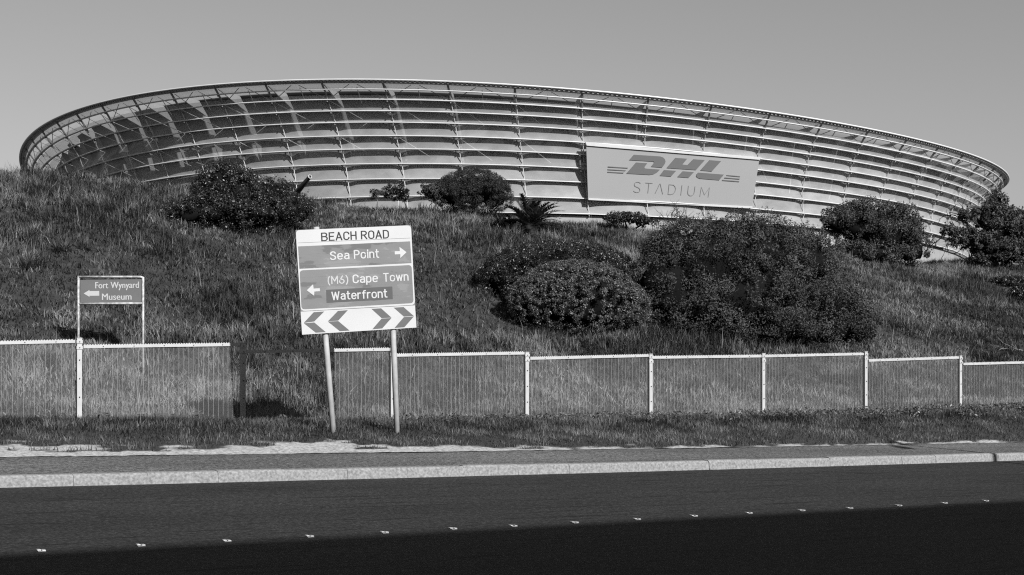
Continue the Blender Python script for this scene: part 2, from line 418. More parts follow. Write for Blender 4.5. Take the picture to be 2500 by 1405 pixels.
# membrane bands: each bay bows inward between its ring beams and ribs
def band(k, D0, i0=0, i1=NR, s0=0.):
    ns, nb = 9, 8
    sv = np.linspace(s0, 1, ns); bv = np.linspace(0, 1, nb + 1)
    Vs, Fs = [], []
    Sg, Bg = np.meshgrid(sv, bv, indexing='ij')
    ins = D0 * (1 - Sg ** 2.0) * (1 + .7 * np.abs(2 * Bg - 1) ** 6) + .04
    base = 0
    for i in range(i0, i1):
        P = np.zeros((ns, nb + 1, 3))
        for a_ in range(ns):
            top = spt(i + bv, k, 0, -.08); bot = spt(i + bv, k + 1, 0, .12)
            inw = spt(i + bv, k + 1, 1.) - spt(i + bv, k + 1, 0.); 
            P[a_] = top + (bot - top) * sv[a_] + inw * ins[a_][:, None]
        Vs.append(P.reshape(-1, 3))
        q = (np.arange(ns - 1)[:, None] * (nb + 1) + np.arange(nb)[None]).ravel() + base
        Fs.append(np.stack([q, q + nb + 1, q + nb + 2, q + 1], 1)); base += ns * (nb + 1)
    T = np.repeat(rng.random(i1 - i0), ns * (nb + 1))
    return np.concatenate(Vs), np.concatenate(Fs), T
for k_ in range(10):
    V, Fc, T = band(k_, (.35, .4, .42, .46, .5, .52, .54, .54, .54, .54)[k_], s0=.55 if k_ == 1 else 0.)
    mesh_np('membrane_band', V, Fc, m_memb, stad, smooth=True, attr=T)
# ribs
for i in range(NR):
    r = MB()
    pts = [spt(i, k_, .22) for k_ in np.linspace(0, 10, 31)]
    r.tube(pts[:8], .2, 6, 1); r.tube(pts[7:], .085, 6, 0)
    if i < 28 or i > 66:
        for k_ in range(1, 11): # brackets
            p = spt(i, k_, .1, -.25); r.box(p, spt(i, k_, .3, -.25) - p, (.09, 0, 0), (0, 0, .13), 1)
    r.build('rib', [m_ribl, m_rib], stad)
# slim covers along the lower ribs
# bracing of the open upper storey
for i in range(-6, 26):
    b_ = MB()
    b_.tube([spt(i, 2, .3), spt(i + .42, .35, 1.2)], .07, 5)
    b_.tube([spt(i + 1, 2, .3), spt(i + .55, .35, 1.2)], .06, 5)
    b_.tube([spt(i + .48, 2.1, 3.0), spt(i + .5, .5, 2.6)], .08, 5)
    b_.build('brace', m_rib, stad)
for i in range(-6, 26):
    b_ = MB()
    b_.tube([spt(i, 2, .3), spt(i + .45, 3.7, 4.5)], .06, 5)
    b_.tube([spt(i + .45, 3.7, 4.5), spt(i + .3, 4.3, 3.)], .05, 5)
    b_.tube([spt(i, 5, .3), spt(i + .5, 6.5, 4.5)], .06, 5)
    b_.build('tie_rod', m_white, stad)
    # radial fin wall under the roof and raking column below it
    fn = MB()
    tn = (spt(i + .02, 0) - spt(i - .02, 0)); tn = tn / np.linalg.norm(tn) * .12
    def plate(mb, pts):
        a_ = [p - tn for p in pts]; b2 = [p + tn for p in pts]; n_ = len(pts)
        mb.add(a_ + b2, [tuple(range(n_)), tuple(range(2 * n_ - 1, n_ - 1, -1))] + [(j, j + n_, (j + 1) % n_ + n_, (j + 1) % n_) for j in range(n_)])
    plate(fn, [spt(i, 0, 1.6, -.5), spt(i, 0, 8.0, -.9), spt(i, 2, 7.5, -.3), spt(i, 2, 7.2, -.4)])
    fn.build('fin_wall', m_conc, stad)
    cl = MB(); plate(cl, [spt(i, 2, 6.2, -.4), spt(i, 2, 7.6, -.4), spt(i, 5, 7.6), spt(i, 6, 6.3), spt(i, 4, 5.2)])
    plate(cl, [spt(i, 5, 4.6), spt(i, 5, 5.6, .2), spt(i, 7.6, 5.4), spt(i, 8, 4.4)])
    cl.build('raking_column', m_col, stad)
# inner bowl, roof, podium
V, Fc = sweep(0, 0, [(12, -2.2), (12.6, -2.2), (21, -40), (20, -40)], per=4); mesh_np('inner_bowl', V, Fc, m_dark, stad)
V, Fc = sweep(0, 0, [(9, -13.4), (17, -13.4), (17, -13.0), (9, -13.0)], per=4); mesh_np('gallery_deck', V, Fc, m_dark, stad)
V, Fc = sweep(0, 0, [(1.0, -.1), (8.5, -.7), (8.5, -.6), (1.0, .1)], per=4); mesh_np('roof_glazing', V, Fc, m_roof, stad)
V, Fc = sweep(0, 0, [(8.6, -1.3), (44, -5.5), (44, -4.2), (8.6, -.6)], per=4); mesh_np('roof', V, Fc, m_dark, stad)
V, Fc = sweep(10, 0, [(.6, -.3), (16., -.3), (16., -26), (.6, -26)], per=4); mesh_np('podium', V, Fc, gmat('podium_concrete', .3, .85, .1, .4, .2), stad)

def flat4(W):
    """bring the third corner into the plane of the other three, along its line of sight"""
    n_ = np.cross(W[1] - W[0], W[3] - W[0]); e = np.array([0, 0, EZ]); d = W[2] - e
    return [W[0], W[1], e + d * ((W[0] - e) @ n_) / (d @ n_), W[3]]
# ------------------------------------------------------------------ writing helpers
_font_cache = {}
def text_shape(txt, offset=0.):
    key = (txt, offset)
    if key in _font_cache: return _font_cache[key]
    cu = D.curves.new('txt', 'FONT'); cu.body = txt; cu.offset = offset; cu.resolution_u = 4
    o = D.objects.new('txt', cu); COL.objects.link(o)
    dg = bpy.context.evaluated_depsgraph_get()
    me = o.evaluated_get(dg).to_mesh()
    v = np.array([q.co[:2] for q in me.vertices]); f = [tuple(p.vertices) for p in me.polygons]
    o.evaluated_get(dg).to_mesh_clear()
    D.objects.remove(o); D.curves.remove(cu)
    _font_cache[key] = (v, f); return v, f
cap_h = text_shape('H')[0][:, 1].max()
def A_(cx, cy, rx, ry, a0, a1, n=8):
    return [(cx + rx * math.cos(math.radians(a)), cy + ry * math.sin(math.radians(a))) for a in np.linspace(a0, a1, n)]
GL = {
 'B': [[(0, 0), (0, 1), (.3, 1)] + A_(.3, .765, .22, .235, 80, -80, 7) + [(.0, .53)], [(0, .53), (.3, .53)] + A_(.31, .265, .25, .265, 80, -80, 7) + [(0, 0)]],
 'E': [[(.47, 0), (0, 0), (0, 1), (.47, 1)], [(0, .52), (.4, .52)]],
 'A': [[(0, 0), (.29, 1), (.58, 0)], [(.09, .3), (.49, .3)]],
 'C': [A_(.26, .74, .26, .26, 0, 180) + A_(.26, .26, .26, .26, 180, 360)],
 'O': [A_(.27, .73, .27, .27, 0, 180) + A_(.27, .27, .27, .27, 180, 360) + [(.54, .73)]],
 'H': [[(0, 0), (0, 1)], [(.52, 0), (.52, 1)], [(0, .52), (.52, .52)]],
 'R': [[(0, 0), (0, 1), (.28, 1)] + A_(.28, .75, .24, .25, 80, -80, 7) + [(0, .5)], [(.25, .5), (.54, 0)]],
 'D': [[(0, 0), (0, 1), (.22, 1)] + A_(.22, .72, .31, .28, 75, 0, 5) + A_(.22, .28, .31, .28, 0, -75, 5) + [(.22, 0), (0, 0)]],
 'S': [[(.5, .8), (.42, .95), (.26, 1), (.1, .95), (.02, .8), (.05, .64), (.2, .55), (.34, .48), (.48, .37), (.51, .22), (.43, .06), (.26, 0), (.08, .05), (0, .2)]],
 'P': [[(0, 0), (0, 1), (.28, 1)] + A_(.28, .73, .25, .27, 80, -80, 7) + [(0, .46)]],
 'M': [[(0, 0), (0, 1), (.32, .35), (.64, 1), (.64, 0)]],
 '6': [[(.36, 1), (.05, .42)] + A_(.26, .27, .26, .27, 160, 500, 14)],
 'T': [[(0, 1), (.54, 1)], [(.27, 1), (.27, 0)]],
 'W': [[(0, 1), (.19, 0), (.39, .95), (.59, 0), (.78, 1)]],
 '(': [A_(.42, .42, .4, .72, 125, 235)], ')': [A_(-.22, .42, .4, .72, 55, -55)],
 'e': [[(.01, .37), (.47, .37)] + A_(.24, .48, .23, .24, 0, 180) + A_(.24, .24, .23, .24, 180, 320)],
 'a': [[(.06, .62), (.14, .7), (.26, .72), (.38, .68), (.44, .56), (.44, 0)], [(.44, .42), (.2, .42), (.06, .36), (0, .22), (.06, .06), (.2, 0), (.34, .04), (.44, .14)]],
 'o': [A_(.24, .48, .24, .24, 0, 180) + A_(.24, .24, .24, .24, 180, 360) + [(.48, .48)]],
 'i': [[(.03, 0), (.03, .72)], [(.03, .88), (.03, 1.02)]],
 'n': [[(0, 0), (0, .72)], [(0, .48)] + A_(.22, .5, .22, .22, 160, 0) + [(.44, 0)]],
 't': [[(.12, 1), (.12, .16), (.18, .03), (.32, 0)], [(0, .72), (.3, .72)]],
 'p': [[(0, -.26), (0, .72)], [(0, .48)] + A_(.22, .49, .23, .23, 160, 0) + A_(.22, .23, .23, .23, 0, -160)],
 'w': [[(0, .72), (.16, 0), (.33, .68), (.5, 0), (.66, .72)]],
 'r': [[(0, 0), (0, .72)], [(0, .48), (.06, .64), (.18, .72), (.3, .7)]],
 'f': [[(.12, 0), (.12, .84), (.18, .97), (.33, 1)], [(0, .7), (.3, .7)]]}
def ribbon(pts, w):
    """mitred band along a polyline: list of (left, right)"""
    P = [np.array(p, float) for p in pts]; closed = np.linalg.norm(P[0] - P[-1]) < 1e-4; out_ = []
    N = len(P)
    for i in range(N):
        a = P[i - 1] if i else (P[-2] if closed else None); c = P[i + 1] if i < N - 1 else (P[1] if closed else None)
        d0 = (P[i] - a) / np.linalg.norm(P[i] - a) if a is not None else None; d1 = (c - P[i]) / np.linalg.norm(c - P[i]) if c is not None else None
        if d0 is None: d0 = d1
        if d1 is None: d1 = d0
        n0 = np.array([-d0[1], d0[0]]); n1 = np.array([-d1[1], d1[0]]); m_ = n0 + n1; m_ /= np.linalg.norm(m_) + 1e-9
        k_ = min(1.6, 1 / max(.3, m_ @ n0)) * w / 2
        ext = 0
        out_.append((P[i] + m_ * k_, P[i] - m_ * k_))
    return out_
class Face:
    """a flat board in the world, addressed in the pixel coordinates of its drawing"""
    def __init__(s, px, W):      # px, W: TL, TR, BR, BL
        s.px = np.array(px, float); s.W = np.array(W, float)
        n_ = np.cross(s.W[1] - s.W[0], s.W[0] - s.W[3]); n_ /= np.linalg.norm(n_)
        if n_[1] > 0: n_ = -n_
        s.n = n_
    def ab(s, p):
        a, b = .5, .5; TL, TR, BR, BL = s.px
        for _ in range(12):
            r = TL * (1 - a) * (1 - b) + TR * a * (1 - b) + BR * a * b + BL * (1 - a) * b - p
            da = (TR - TL) * (1 - b) + (BR - BL) * b; db = (BL - TL) * (1 - a) + (BR - TR) * a
            q = np.linalg.solve(np.stack([da, db], 1), -r); a += q[0]; b += q[1]
        return a, b
    def w(s, p, d=0.):
        a, b = s.ab(np.asarray(p, float)); TL, TR, BR, BL = s.W
        return TL * (1 - a) * (1 - b) + TR * a * (1 - b) + BR * a * b + BL * (1 - a) * b + s.n * d
    def plate(s, mb, pts, d0, d1, m=0):
        fr = [s.w(p, d1) for p in pts]; bk = [s.w(p, d0) for p in pts]; n_ = len(pts)
        ar = sum(pts[i][0] * pts[(i + 1) % n_][1] - pts[(i + 1) % n_][0] * pts[i][1] for i in range(n_))
        fs = [tuple(range(n_)), tuple(range(2 * n_ - 1, n_ - 1, -1))] + [(i, i + n_, (i + 1) % n_ + n_, (i + 1) % n_) for i in range(n_)]
        if ar > 0: fs = [f[::-1] for f in fs]
        mb.add(fr + bk, fs, m)
    def text(s, mb, txt, p0, p1, up, d, off=0., m=0):
        v, f = text_shape(txt, off); x0, x1 = v[:, 0].min(), v[:, 0].max()
        p0, p1, up = map(lambda q: np.array(q, float), (p0, p1, up))
        vs = [s.w(p0 + (p1 - p0) * (x - x0) / (x1 - x0) + up * y / cap_h, d) for x, y in v]
        mb.add(vs, f, m)
    def din(s, mb, txt, p0, p1, up, d, wd=.15, gap=.24, m=0):
        p0, p1, up = map(lambda q: np.array(q, float), (p0, p1, up)); x = 0; L = []
        for ch in txt:
            if ch == ' ': x += .3; continue
            g = GL[ch]; w_ = max(q[0] for st_ in g for q in st_); L.append((x, g)); x += w_ + gap
        tot = x - gap
        for x0, g in L:
            pieces = []
            for st_ in g:                       # a sharp corner starts a new stroke
                cur = [st_[0]]
                for i in range(1, len(st_)):
                    cur.append(st_[i])
                    if i < len(st_) - 1:
                        u0 = np.subtract(st_[i], st_[i - 1]); u1 = np.subtract(st_[i + 1], st_[i])
                        if u0 @ u1 < .25 * np.linalg.norm(u0) * np.linalg.norm(u1): pieces.append(cur); cur = [st_[i]]
                pieces.append(cur)
            for j, st_ in enumerate(pieces):
                e0 = np.subtract(st_[0], st_[1]); e1 = np.subtract(st_[-1], st_[-2])
                st_ = [tuple(np.array(st_[0]) + e0 / np.linalg.norm(e0) * wd * .42)] + list(st_[1:-1]) + [tuple(np.array(st_[-1]) + e1 / np.linalg.norm(e1) * wd * .42)]
                rb_ = ribbon(st_, wd)
                vs = [s.w(p0 + (p1 - p0) * (q[0] + x0) / tot + up * q[1], d + .0004 * j) for pr in rb_ for q in pr]
                mb.add(vs, [(2 * i, 2 * i + 1, 2 * i + 3, 2 * i + 2) for i in range(len(rb_) - 1)], m)
    def stroke(s, mb, pts, wd, d, m=0):
        rb_ = ribbon(pts, wd)
        mb.add([s.w(q, d) for pr in rb_ for q in pr], [(2 * i, 2 * i + 1, 2 * i + 3, 2 * i + 2) for i in range(len(rb_) - 1)], m); return
    def stroke_old(s, mb, pts, wd, d, m=0):
        for a, b in zip(pts[:-1], pts[1:]):
            a = np.array(a, float); b = np.array(b, float); t = (b - a) / np.linalg.norm(b - a); nn = np.array([-t[1], t[0]]) * wd / 2; e = t * wd * .35
            mb.add([s.w(q, d) for q in (a - e + nn, b + e + nn, b + e - nn, a - e - nn)], [(0, 1, 2, 3)], m)

# ------------------------------------------------------------------ banner on the stadium
out = lambda i, k_, d: spt(i, k_, -d)
BW = [out(11.03, 5, 1.15), out(14, 5, 1.15), out(14, 9, 1.15), out(11.03, 9, 1.15)]
BW = [U(u, v, float(p[1])) for (u, v), p in zip(((1431.4, 355.8), (1853.8, 390.2), (1836.2, 503.7), (1435.8, 483.4)), BW)]
BW = flat4(BW)
bf = Face([(65, 90), (2465, 285), (2365, 930), (90, 815)], BW)
m_ban = gmat('banner_cloth', .36, .75, .05, .05, .2)
m_banl = gmat('banner_print', .155, .75, .04, .05, .2)
m_band = gmat('banner_fine_print', .21, .75, .04, .05, .2)
ban = empty('stadium_banner', BW[3], 'large grey printed banner hung flat across three bays of the stadium facade', 'banner')
b_ = MB(); cw = [np.array(q, float) for q in ((65, 90), (2465, 285), (2365, 930), (90, 815))]
for i in range(24):
    for j in range(8):
        bf.plate(b_, [cw[0] * (1 - a) * (1 - b) + cw[1] * a * (1 - b) + cw[2] * a * b + cw[3] * (1 - a) * b for a, b in ((i / 24, j / 8), ((i + 1) / 24, j / 8), ((i + 1) / 24, (j + 1) / 8), (i / 24, (j + 1) / 8))], -.08, 0)
b_.build('cloth', m_ban, ban)
b_ = MB()
bf.plate(b_, [(50, 45), (2490, 255), (2465, 285), (65, 88)], -.3, .25); b_.build('hanging_rail', m_white, ban)
b_ = MB()
bf.plate(b_, [(90, 817), (2365, 932), (2365, 960), (90, 842)], -.3, .2); b_.build('hanging_rail', m_white, ban)
lg = MB()
for P in ([(705, 215), (1065, 238), (1105, 252), (1130, 278), (1138, 310), (1125, 345), (1090, 392), (940, 380), (975, 335), (982, 318), (975, 308), (642, 288)],
          [(735, 322), (885, 332), (852, 378), (848, 396), (862, 405), (1062, 420), (1020, 458), (975, 482), (920, 492), (605, 474)],
          [(1275, 258), (1437, 270), (1380, 338), (1372, 350), (1445, 357), (1525, 277), (1685, 288), (1562, 425), (1155, 397)],
          [(1120, 426), (1285, 437), (1215, 515), (1060, 504)],
          [(1378, 443), (1532, 455), (1460, 533), (1304, 521)],
          [(1752, 290), (1915, 303), (1785, 445), (1625, 431)],
          [(1595, 462), (1955, 490), (1890, 567), (1620, 545), (1580, 530), (1566, 510), (1572, 485)],
          [(355, 376), (625, 394), (620, 403), (352, 388)], [(350, 414), (598, 430), (588, 439), (348, 425)], [(350, 449), (570, 462), (560, 472), (346, 460)],
          [(2000, 495), (2188, 512), (2186, 523), (1990, 504)], [(1970, 529), (2182, 546), (2180, 557), (1962, 539)], [(1938, 562), (2176, 581), (2174, 592), (1930, 573)]):
    bf.plate(lg, P, .02, .1)
lg.build('logo', m_banl, ban)
st_ = MB()
def arc(cx, cy, rx, ry, a0, a1, n=9, sk=0):
    return [(cx + rx * math.cos(math.radians(a)), cy + ry * math.sin(math.radians(a)) + sk * rx * math.cos(math.radians(a))) for a in np.linspace(a0, a1, n)]
WD = 7
bf.stroke(st_, [(796, 616), (785, 601), (760, 594), (733, 597), (715, 613), (712, 634), (722, 652), (748, 664), (775, 676), (789, 696), (788, 718), (770, 735), (740, 739), (715, 730), (702, 716)], WD, .07)
bf.stroke(st_, [(862, 604), (963, 612)], WD, .07); bf.stroke(st_, [(912, 608), (898, 748)], WD, .07)
bf.stroke(st_, [(998, 754), (1060, 618), (1068, 618), (1102, 762)], WD, .07)
bf.stroke(st_, [(1190, 628), (1176, 764), (1215, 767), (1250, 755), (1272, 725), (1280, 690), (1272, 655), (1248, 634), (1190, 628)], WD, .07)
bf.stroke(st_, [(1370, 636), (1353, 778)], WD, .07)
bf.stroke(st_, [(1460, 645), (1450, 735), (1455, 765), (1480, 785), (1510, 783), (1535, 760), (1542, 730), (1552, 652)], WD, .07)
bf.stroke(st_, [(1620, 797), (1640, 660), (1684, 772), (1756, 668), (1736, 805)], WD, .07)
st_.build('lettering', m_band, ban)

# ------------------------------------------------------------------ mesh fence
m_fpost = gmat('fence_white_paint', .52, .5, .1, 6., .4)
m_wire = gmat('fence_wire', .38, .45, .1, 3., .5)
m_bolt = gmat('bolt_steel', .04, .5, .1, 3., .5)
fence = empty('mesh_fence', (*pxy[0], float(fz_[0])), 'white stepped mesh fence with saw-toothed top rails below the grassy hill', 'fence')
fd3 = np.array([fdir[0], fdir[1], 0]); fn3 = np.array([fdir[1], -fdir[0], 0])   # fn3 towards the road
tops_px = [(-765, 826, -285, 817), (-230, 834, 183, 826), (203, 839, 586, 834), (602, 852, 950, 846.5), (966, 861, 1279, 856), (1293, 869, 1582, 862.5), (1592, 867, 1858, 864), (1867, 864, 2107, 859), (2119, 875, 2339, 868), (2350, 884, 2552, 879), (2564, 886, 2752, 879)]
def fz(u, v): q = on_fence(u); return EZ - (v - VH) / F * q[1]
for j, (p, q) in enumerate(zip(posts_px, pxy)):
    zb, zt = EZ - (p[1] - VH) / F * q[1] - .25, EZ - (p[2] - VH) / F * q[1]
    mb = MB(); h = .045
    mb.box((*q, (zb + zt) / 2), fd3 * h, fn3 * h, (0, 0, (zt - zb) / 2))
    mb.box((*q, zt + .006), fd3 * (h + .006), fn3 * (h + .006), (0, 0, .008))
    for zz in (zt - .06, zt - .17):
        mb.box((*(q + fn3[:2] * .0), zz), fd3 * (h + .012), fn3 * (h + .012), (0, 0, .03))
    for zz in (zt - .06, zt - .17, zt - .4, zt - .75, zt - 1.1):
        mb.tube([(*(q + fn3[:2] * .045), zz), (*(q + fn3[:2] * .066), zz)], .011, 6, 1)
    mb.build('post', [m_fpost, m_bolt], fence)
for j, tp in enumerate(tops_px):
    a, b = on_fence(tp[0]), on_fence(tp[2]); za, zb = fz(tp[0], tp[1]), fz(tp[2], tp[3])
    sa, _ = st(*a); sb, _ = st(*b); ba, bb = float(z_f(sa)) - .05, float(z_f(sb)) - .05
    L = np.linalg.norm(b - a); ux = np.array([*(b - a), 0]) / L
    mb = MB(); r = .0008
    nv = int(L / .1)
    for i in range(nv + 1):
        f_ = (i + .5) / (nv + 1); c = a + (b - a) * f_; z0 = ba + (bb - ba) * f_; z1 = za + (zb - za) * f_ - .03
        mb.box((*c, (z0 + z1) / 2), ux * .0023, fn3 * .0015, (0, 0, (z1 - z0) / 2))
    hh = max(za - ba, zb - bb); nh = int(hh / .0127)
    for i in range(nh):
        f_ = i / nh
        p0 = np.array([*a, ba + (za - .03 - ba) * f_]) + fn3 * .005; p1 = np.array([*b, bb + (zb - .03 - bb) * f_]) + fn3 * .005
        mb.box((p0 + p1) / 2, (p1 - p0) / 2, fn3 * r, (0, 0, r))
    pn = mb.build('mesh_panel', m_wire, fence)
    rl = MB(); ev = np.array([*b, zb]) - np.array([*a, za]); ev = ev / np.linalg.norm(ev)
    c = (np.array([*a, za]) + np.array([*b, zb])) / 2
    rl.box(c + np.array([0, 0, -.062]) + fn3 * .02, ev * L / 2, fn3 * .012, (0, 0, .028))
    pitch = .05; n_ = int(L / pitch)
    for i in range(n_):
        o_ = np.array([*a, za - .036]) + ev * (i + .5) * pitch + fn3 * .02
        rl.add([o_ - ev * .024 + fn3 * .004, o_ + ev * .024 + fn3 * .004, o_ + np.array([0, 0, .022]) + fn3 * .004, o_ - ev * .024 - fn3 * .004, o_ + ev * .024 - fn3 * .004, o_ + np.array([0, 0, .022]) - fn3 * .004],
               [(0, 1, 2), (5, 4, 3), (0, 3, 4, 1), (1, 4, 5, 2), (2, 5, 3, 0)])
    for f_ in (.12, .31, .5, .69, .88):
        o_ = np.array([*a, za - .062]) + ev * L * f_ + fn3 * .03
        rl.tube([o_, o_ + fn3 * .01], .011, 6, 1)
    rl.build('top_rail', [m_fpost, m_bolt], pn)

# ------------------------------------------------------------------ the direction sign
Y0 = 25.1
ZS, ZO = 4.6825, (680., 530.)
def zp(x, y): return ZO[0] + x / ZS, ZO[1] + y / ZS
q = [(195, 152), (1515, 95), (1577, 1265), (270, 1347)]
SW = [U(*zp(*q[0]), Y0), U(*zp(*q[1]), Y0 + .95), U(*zp(*q[2]), Y0 + .98), U(*zp(*q[3]), Y0 + .03)]
SW = flat4(SW)
sf = Face(q, SW)
m_sw = gmat('sign_white', .56, .45, .05, 2., .4)
m_sblk = gmat('sign_black', .02, .6, .1, 2., .3)
m_sdark = gmat('sign_dark_panel', .115, .5, .12, 3., .4)
m_edge = gmat('sign_back_metal', .2, .6, .1, 3., .4)
def film_mat():
    m = D.materials.new('sign_peeling_film'); m.use_nodes = True; n, l = nodes_of(m)
    p = n['Principled BSDF']; p.inputs['Roughness'].default_value = .5
    tc = n.new('ShaderNodeTexCoord'); mp = n.new('ShaderNodeMapping'); mp.inputs['Scale'].default_value = (.8, .8, 2.4)
    nz = n.new('ShaderNodeTexNoise'); nz.inputs['Scale'].default_value = 1.6; nz.inputs['Detail'].default_value = 7; nz.inputs['Roughness'].default_value = .6
    cr = n.new('ShaderNodeValToRGB'); e = cr.color_ramp; e.interpolation = 'LINEAR'
    e.elements[0].position = .42; e.elements[0].color = (0.0613,) * 3 + (1,); e.elements[1].position = .435; e.elements[1].color = (0.0966,) * 3 + (1,)
    x = e.elements.new(.6); x.color = (0.1060,) * 3 + (1,); x = e.elements.new(.615); x.color = (0.1272,) * 3 + (1,)
    l.new(tc.outputs['Object'], mp.inputs[0]); l.new(mp.outputs[0], nz.inputs['Vector']); l.new(nz.outputs['Fac'], cr.inputs[0]); l.new(cr.outputs[0], p.inputs['Base Color'])
    return m
m_film = film_mat()
bl_, br_ = U(815, 1057, Y0 + .25), U(970, 1052, Y0 + .78)
gl, gr_ = float(ground(bl_[0], bl_[1])), float(ground(br_[0], br_[1]))
sign = empty('direction_sign', (*bl_[:2], gl), 'big leaning road sign reading BEACH ROAD on two thick pale posts', 'road sign')
m_pole = gmat('sign_pole_paint', .5, .6, .18, 7., .3)
for (ut, vt, ub, vb, dy) in ((797, 817, 815, 1058, .25), (962.5, 804, 970.5, 1053, .80)):
    base = U(ub, vb, Y0 + dy); top = U(ut, vt, Y0 + dy)
    g_ = float(ground(base[0], base[1])); dirn = (top - base) / np.linalg.norm(top - base)
    b0 = base + dirn * ((g_ - .3) - base[2]) / dirn[2]
    mb = MB(); bk = -sf.n * .12
    mb.tube([b0 + bk * .2, top + bk * .55, top + bk + dirn * 1.0, top + bk + dirn * (1.97 if ut < 900 else 1.85)], .053, 14)
    mb.build('post', m_pole, sign, True)
m_grey_corner = m_edge
b_ = MB()
sf.plate(b_, [(195, 152), (1515, 95), (1562, 1008), (252, 1080)], -.03, 0)
board = b_.build('direction_board', m_edge, sign)
def rounded(pts, r, n=5):
    out_ = []; N = len(pts)
    for i in range(N):
        p = np.array(pts[i], float); a = np.array(pts[i - 1], float); c = np.array(pts[(i + 1) % N], float)
        d0 = (a - p) / np.linalg.norm(a - p); d1 = (c - p) / np.linalg.norm(c - p)
        for t in np.linspace(0, 1, n):
            out_.append(tuple(p + d0 * r * (1 - t) ** 2 + d1 * r * t ** 2))
    return out_
b_ = MB(); sf.plate(b_, rounded([(196, 153), (1514, 96), (1560, 1006), (254, 1078)], 48), .0005, .003); b_.build('white_sheet', m_sw, board)
b_ = MB(); sf.plate(b_, [(222, 338), (1503, 280), (1518, 528), (238, 594)], .0035, .005)
b_.build('name_panel', m_film, board)
b_ = MB(); sf.plate(b_, rounded([(240, 612), (1519, 550), (1543, 985), (262, 1058)], 40), .0035, .005)
b_.build('name_panel', m_film, board)
b_ = MB(); sf.plate(b_, [(535, 834), (1292, 796), (1297, 940), (540, 983)], .006, .008); b_.build('name_plate', gmat('sign_name_plate', .075, .5, .12, 3., .4), board)
b_ = MB()
sf.plate(b_, [(218, 296), (1506, 240), (1506, 244), (218, 300)], .0035, .0045)
for y0, y1, x0, x1 in ((425, 370, 226, 1508), (548, 512, 238, 1515), (690, 628, 250, 1525), (800, 757, 258, 1530), (944, 884, 264, 1535)):
    sf.plate(b_, [(x0, y0), (x1, y1), (x1, y1 + 3), (x0, y0 + 3)], .0055, .0065)
b_.build('sheet_seams', m_edge, board)
m_fade = gmat('sign_faded_white', .47, .5, .1, 3., .3)
for txt, p0, p1, up, d_, mm, wd in (('BEACH', (487, 273), (874, 255), (-4, -86), .0062, m_sblk, .14), ('ROAD', (938, 252), (1248, 240), (-4, -86), .0062, m_sblk, .14),
        ('Sea', (585, 490), (790, 479), (-4, -88), .009, m_sw, .15), ('Point', (856, 476), (1132, 463), (-4, -88), .009, m_sw, .15),
        ('(M6)', (556, 768), (778, 756), (-4, -84), .009, m_fade, .14), ('Cape', (842, 755), (1118, 741), (-4, -88), .009, m_sw, .15), ('Town', (1192, 738), (1476, 724), (-4, -88), .009, m_sw, .15),
        ('Waterfront', (603, 948), (1228, 917), (-4, -86), .0095, m_sw, .15)):
    b_ = MB(); sf.din(b_, txt, p0, p1, up, d_, wd); b_.build('lettering', mm, board)
for P in ([(1318, 394), (1378, 391), (1374, 343), (1458, 404), (1384, 472), (1385, 428), (1319, 431)], [(463, 816), (464, 851), (402, 855), (400, 903), (318, 840), (388, 770), (394, 820)]):
    b_ = MB(); sf.plate(b_, P, .0085, .0105); b_.build('arrow', m_sw, board)
b_ = MB(); sf.plate(b_, [(252, 1083), (1560, 1011), (1577, 1265), (270, 1347)], -.03, .0015); chv = b_.build('chevron_board', m_sw, sign)
for P in ([(397, 1090), (515, 1082), (403, 1196), (288, 1211)], [(288, 1216), (403, 1207), (532, 1318), (420, 1324)],
          [(668, 1076), (780, 1067), (672, 1186), (556, 1194)], [(556, 1198), (672, 1192), (800, 1300), (690, 1308)],
          [(1050, 1052), (1162, 1046), (1282, 1152), (1168, 1158)], [(1282, 1157), (1168, 1163), (1060, 1286), (1175, 1276)],
          [(1308, 1038), (1424, 1031), (1546, 1134), (1428, 1140)], [(1546, 1139), (1428, 1146), (1318, 1270), (1434, 1262)]):
    b_ = MB(); sf.plate(b_, P, .002, .0035); b_.build('chevron_stripe', m_sdark, chv)

# ------------------------------------------------------------------ museum sign behind the fence
hx, hy, hz = hit(351, 915, 27)
YM = hy
m_ms = gmat('museum_panel', .165, .5, .06, 3., .4)
m_mframe = gmat('museum_frame_paint', .5, .6, .3, 14., .3, contrast=2)
def M(u, v, d=0): return U(u, v, YM + d)
mus = empty('museum_sign', (*M(350, 915)[:2], hz), 'small framed sign reading Fort Wynyard Museum standing behind the fence', 'sign')
TLm, TRm, BRm, BLm = M(196, 684), M(345.5, 682), M(345.5, 737.5), M(196, 739)
mf = Face([(323, 142), (815, 142), (815, 328), (323, 328)], [TLm, TRm, BRm, BLm])
for u, d in ((191.5, 0), (349.5, 0)):
    mb = MB(); top = M(u, 674.5 if u < 200 else 677, d); g_ = float(ground(top[0], top[1]))
    mb.tube([(top[0], top[1], g_ - .3), top], .026, 8); mb.build('post', m_mframe, mus, True)
mb = MB(); mb.tube([M(190, 676.5), M(343, 676.5), M(350, 679)], .026, 8); mb.build('frame_rail', m_mframe, mus, True)
mb = MB(); mb.tube([M(191, 742), M(350, 741)], .024, 8); mb.build('frame_rail', m_mframe, mus, True)
mb = MB(); mf.plate(mb, [(323, 142), (815, 142), (815, 328), (323, 328)], -.012, 0)
mp_ = mb.build('panel', m_ms, mus)
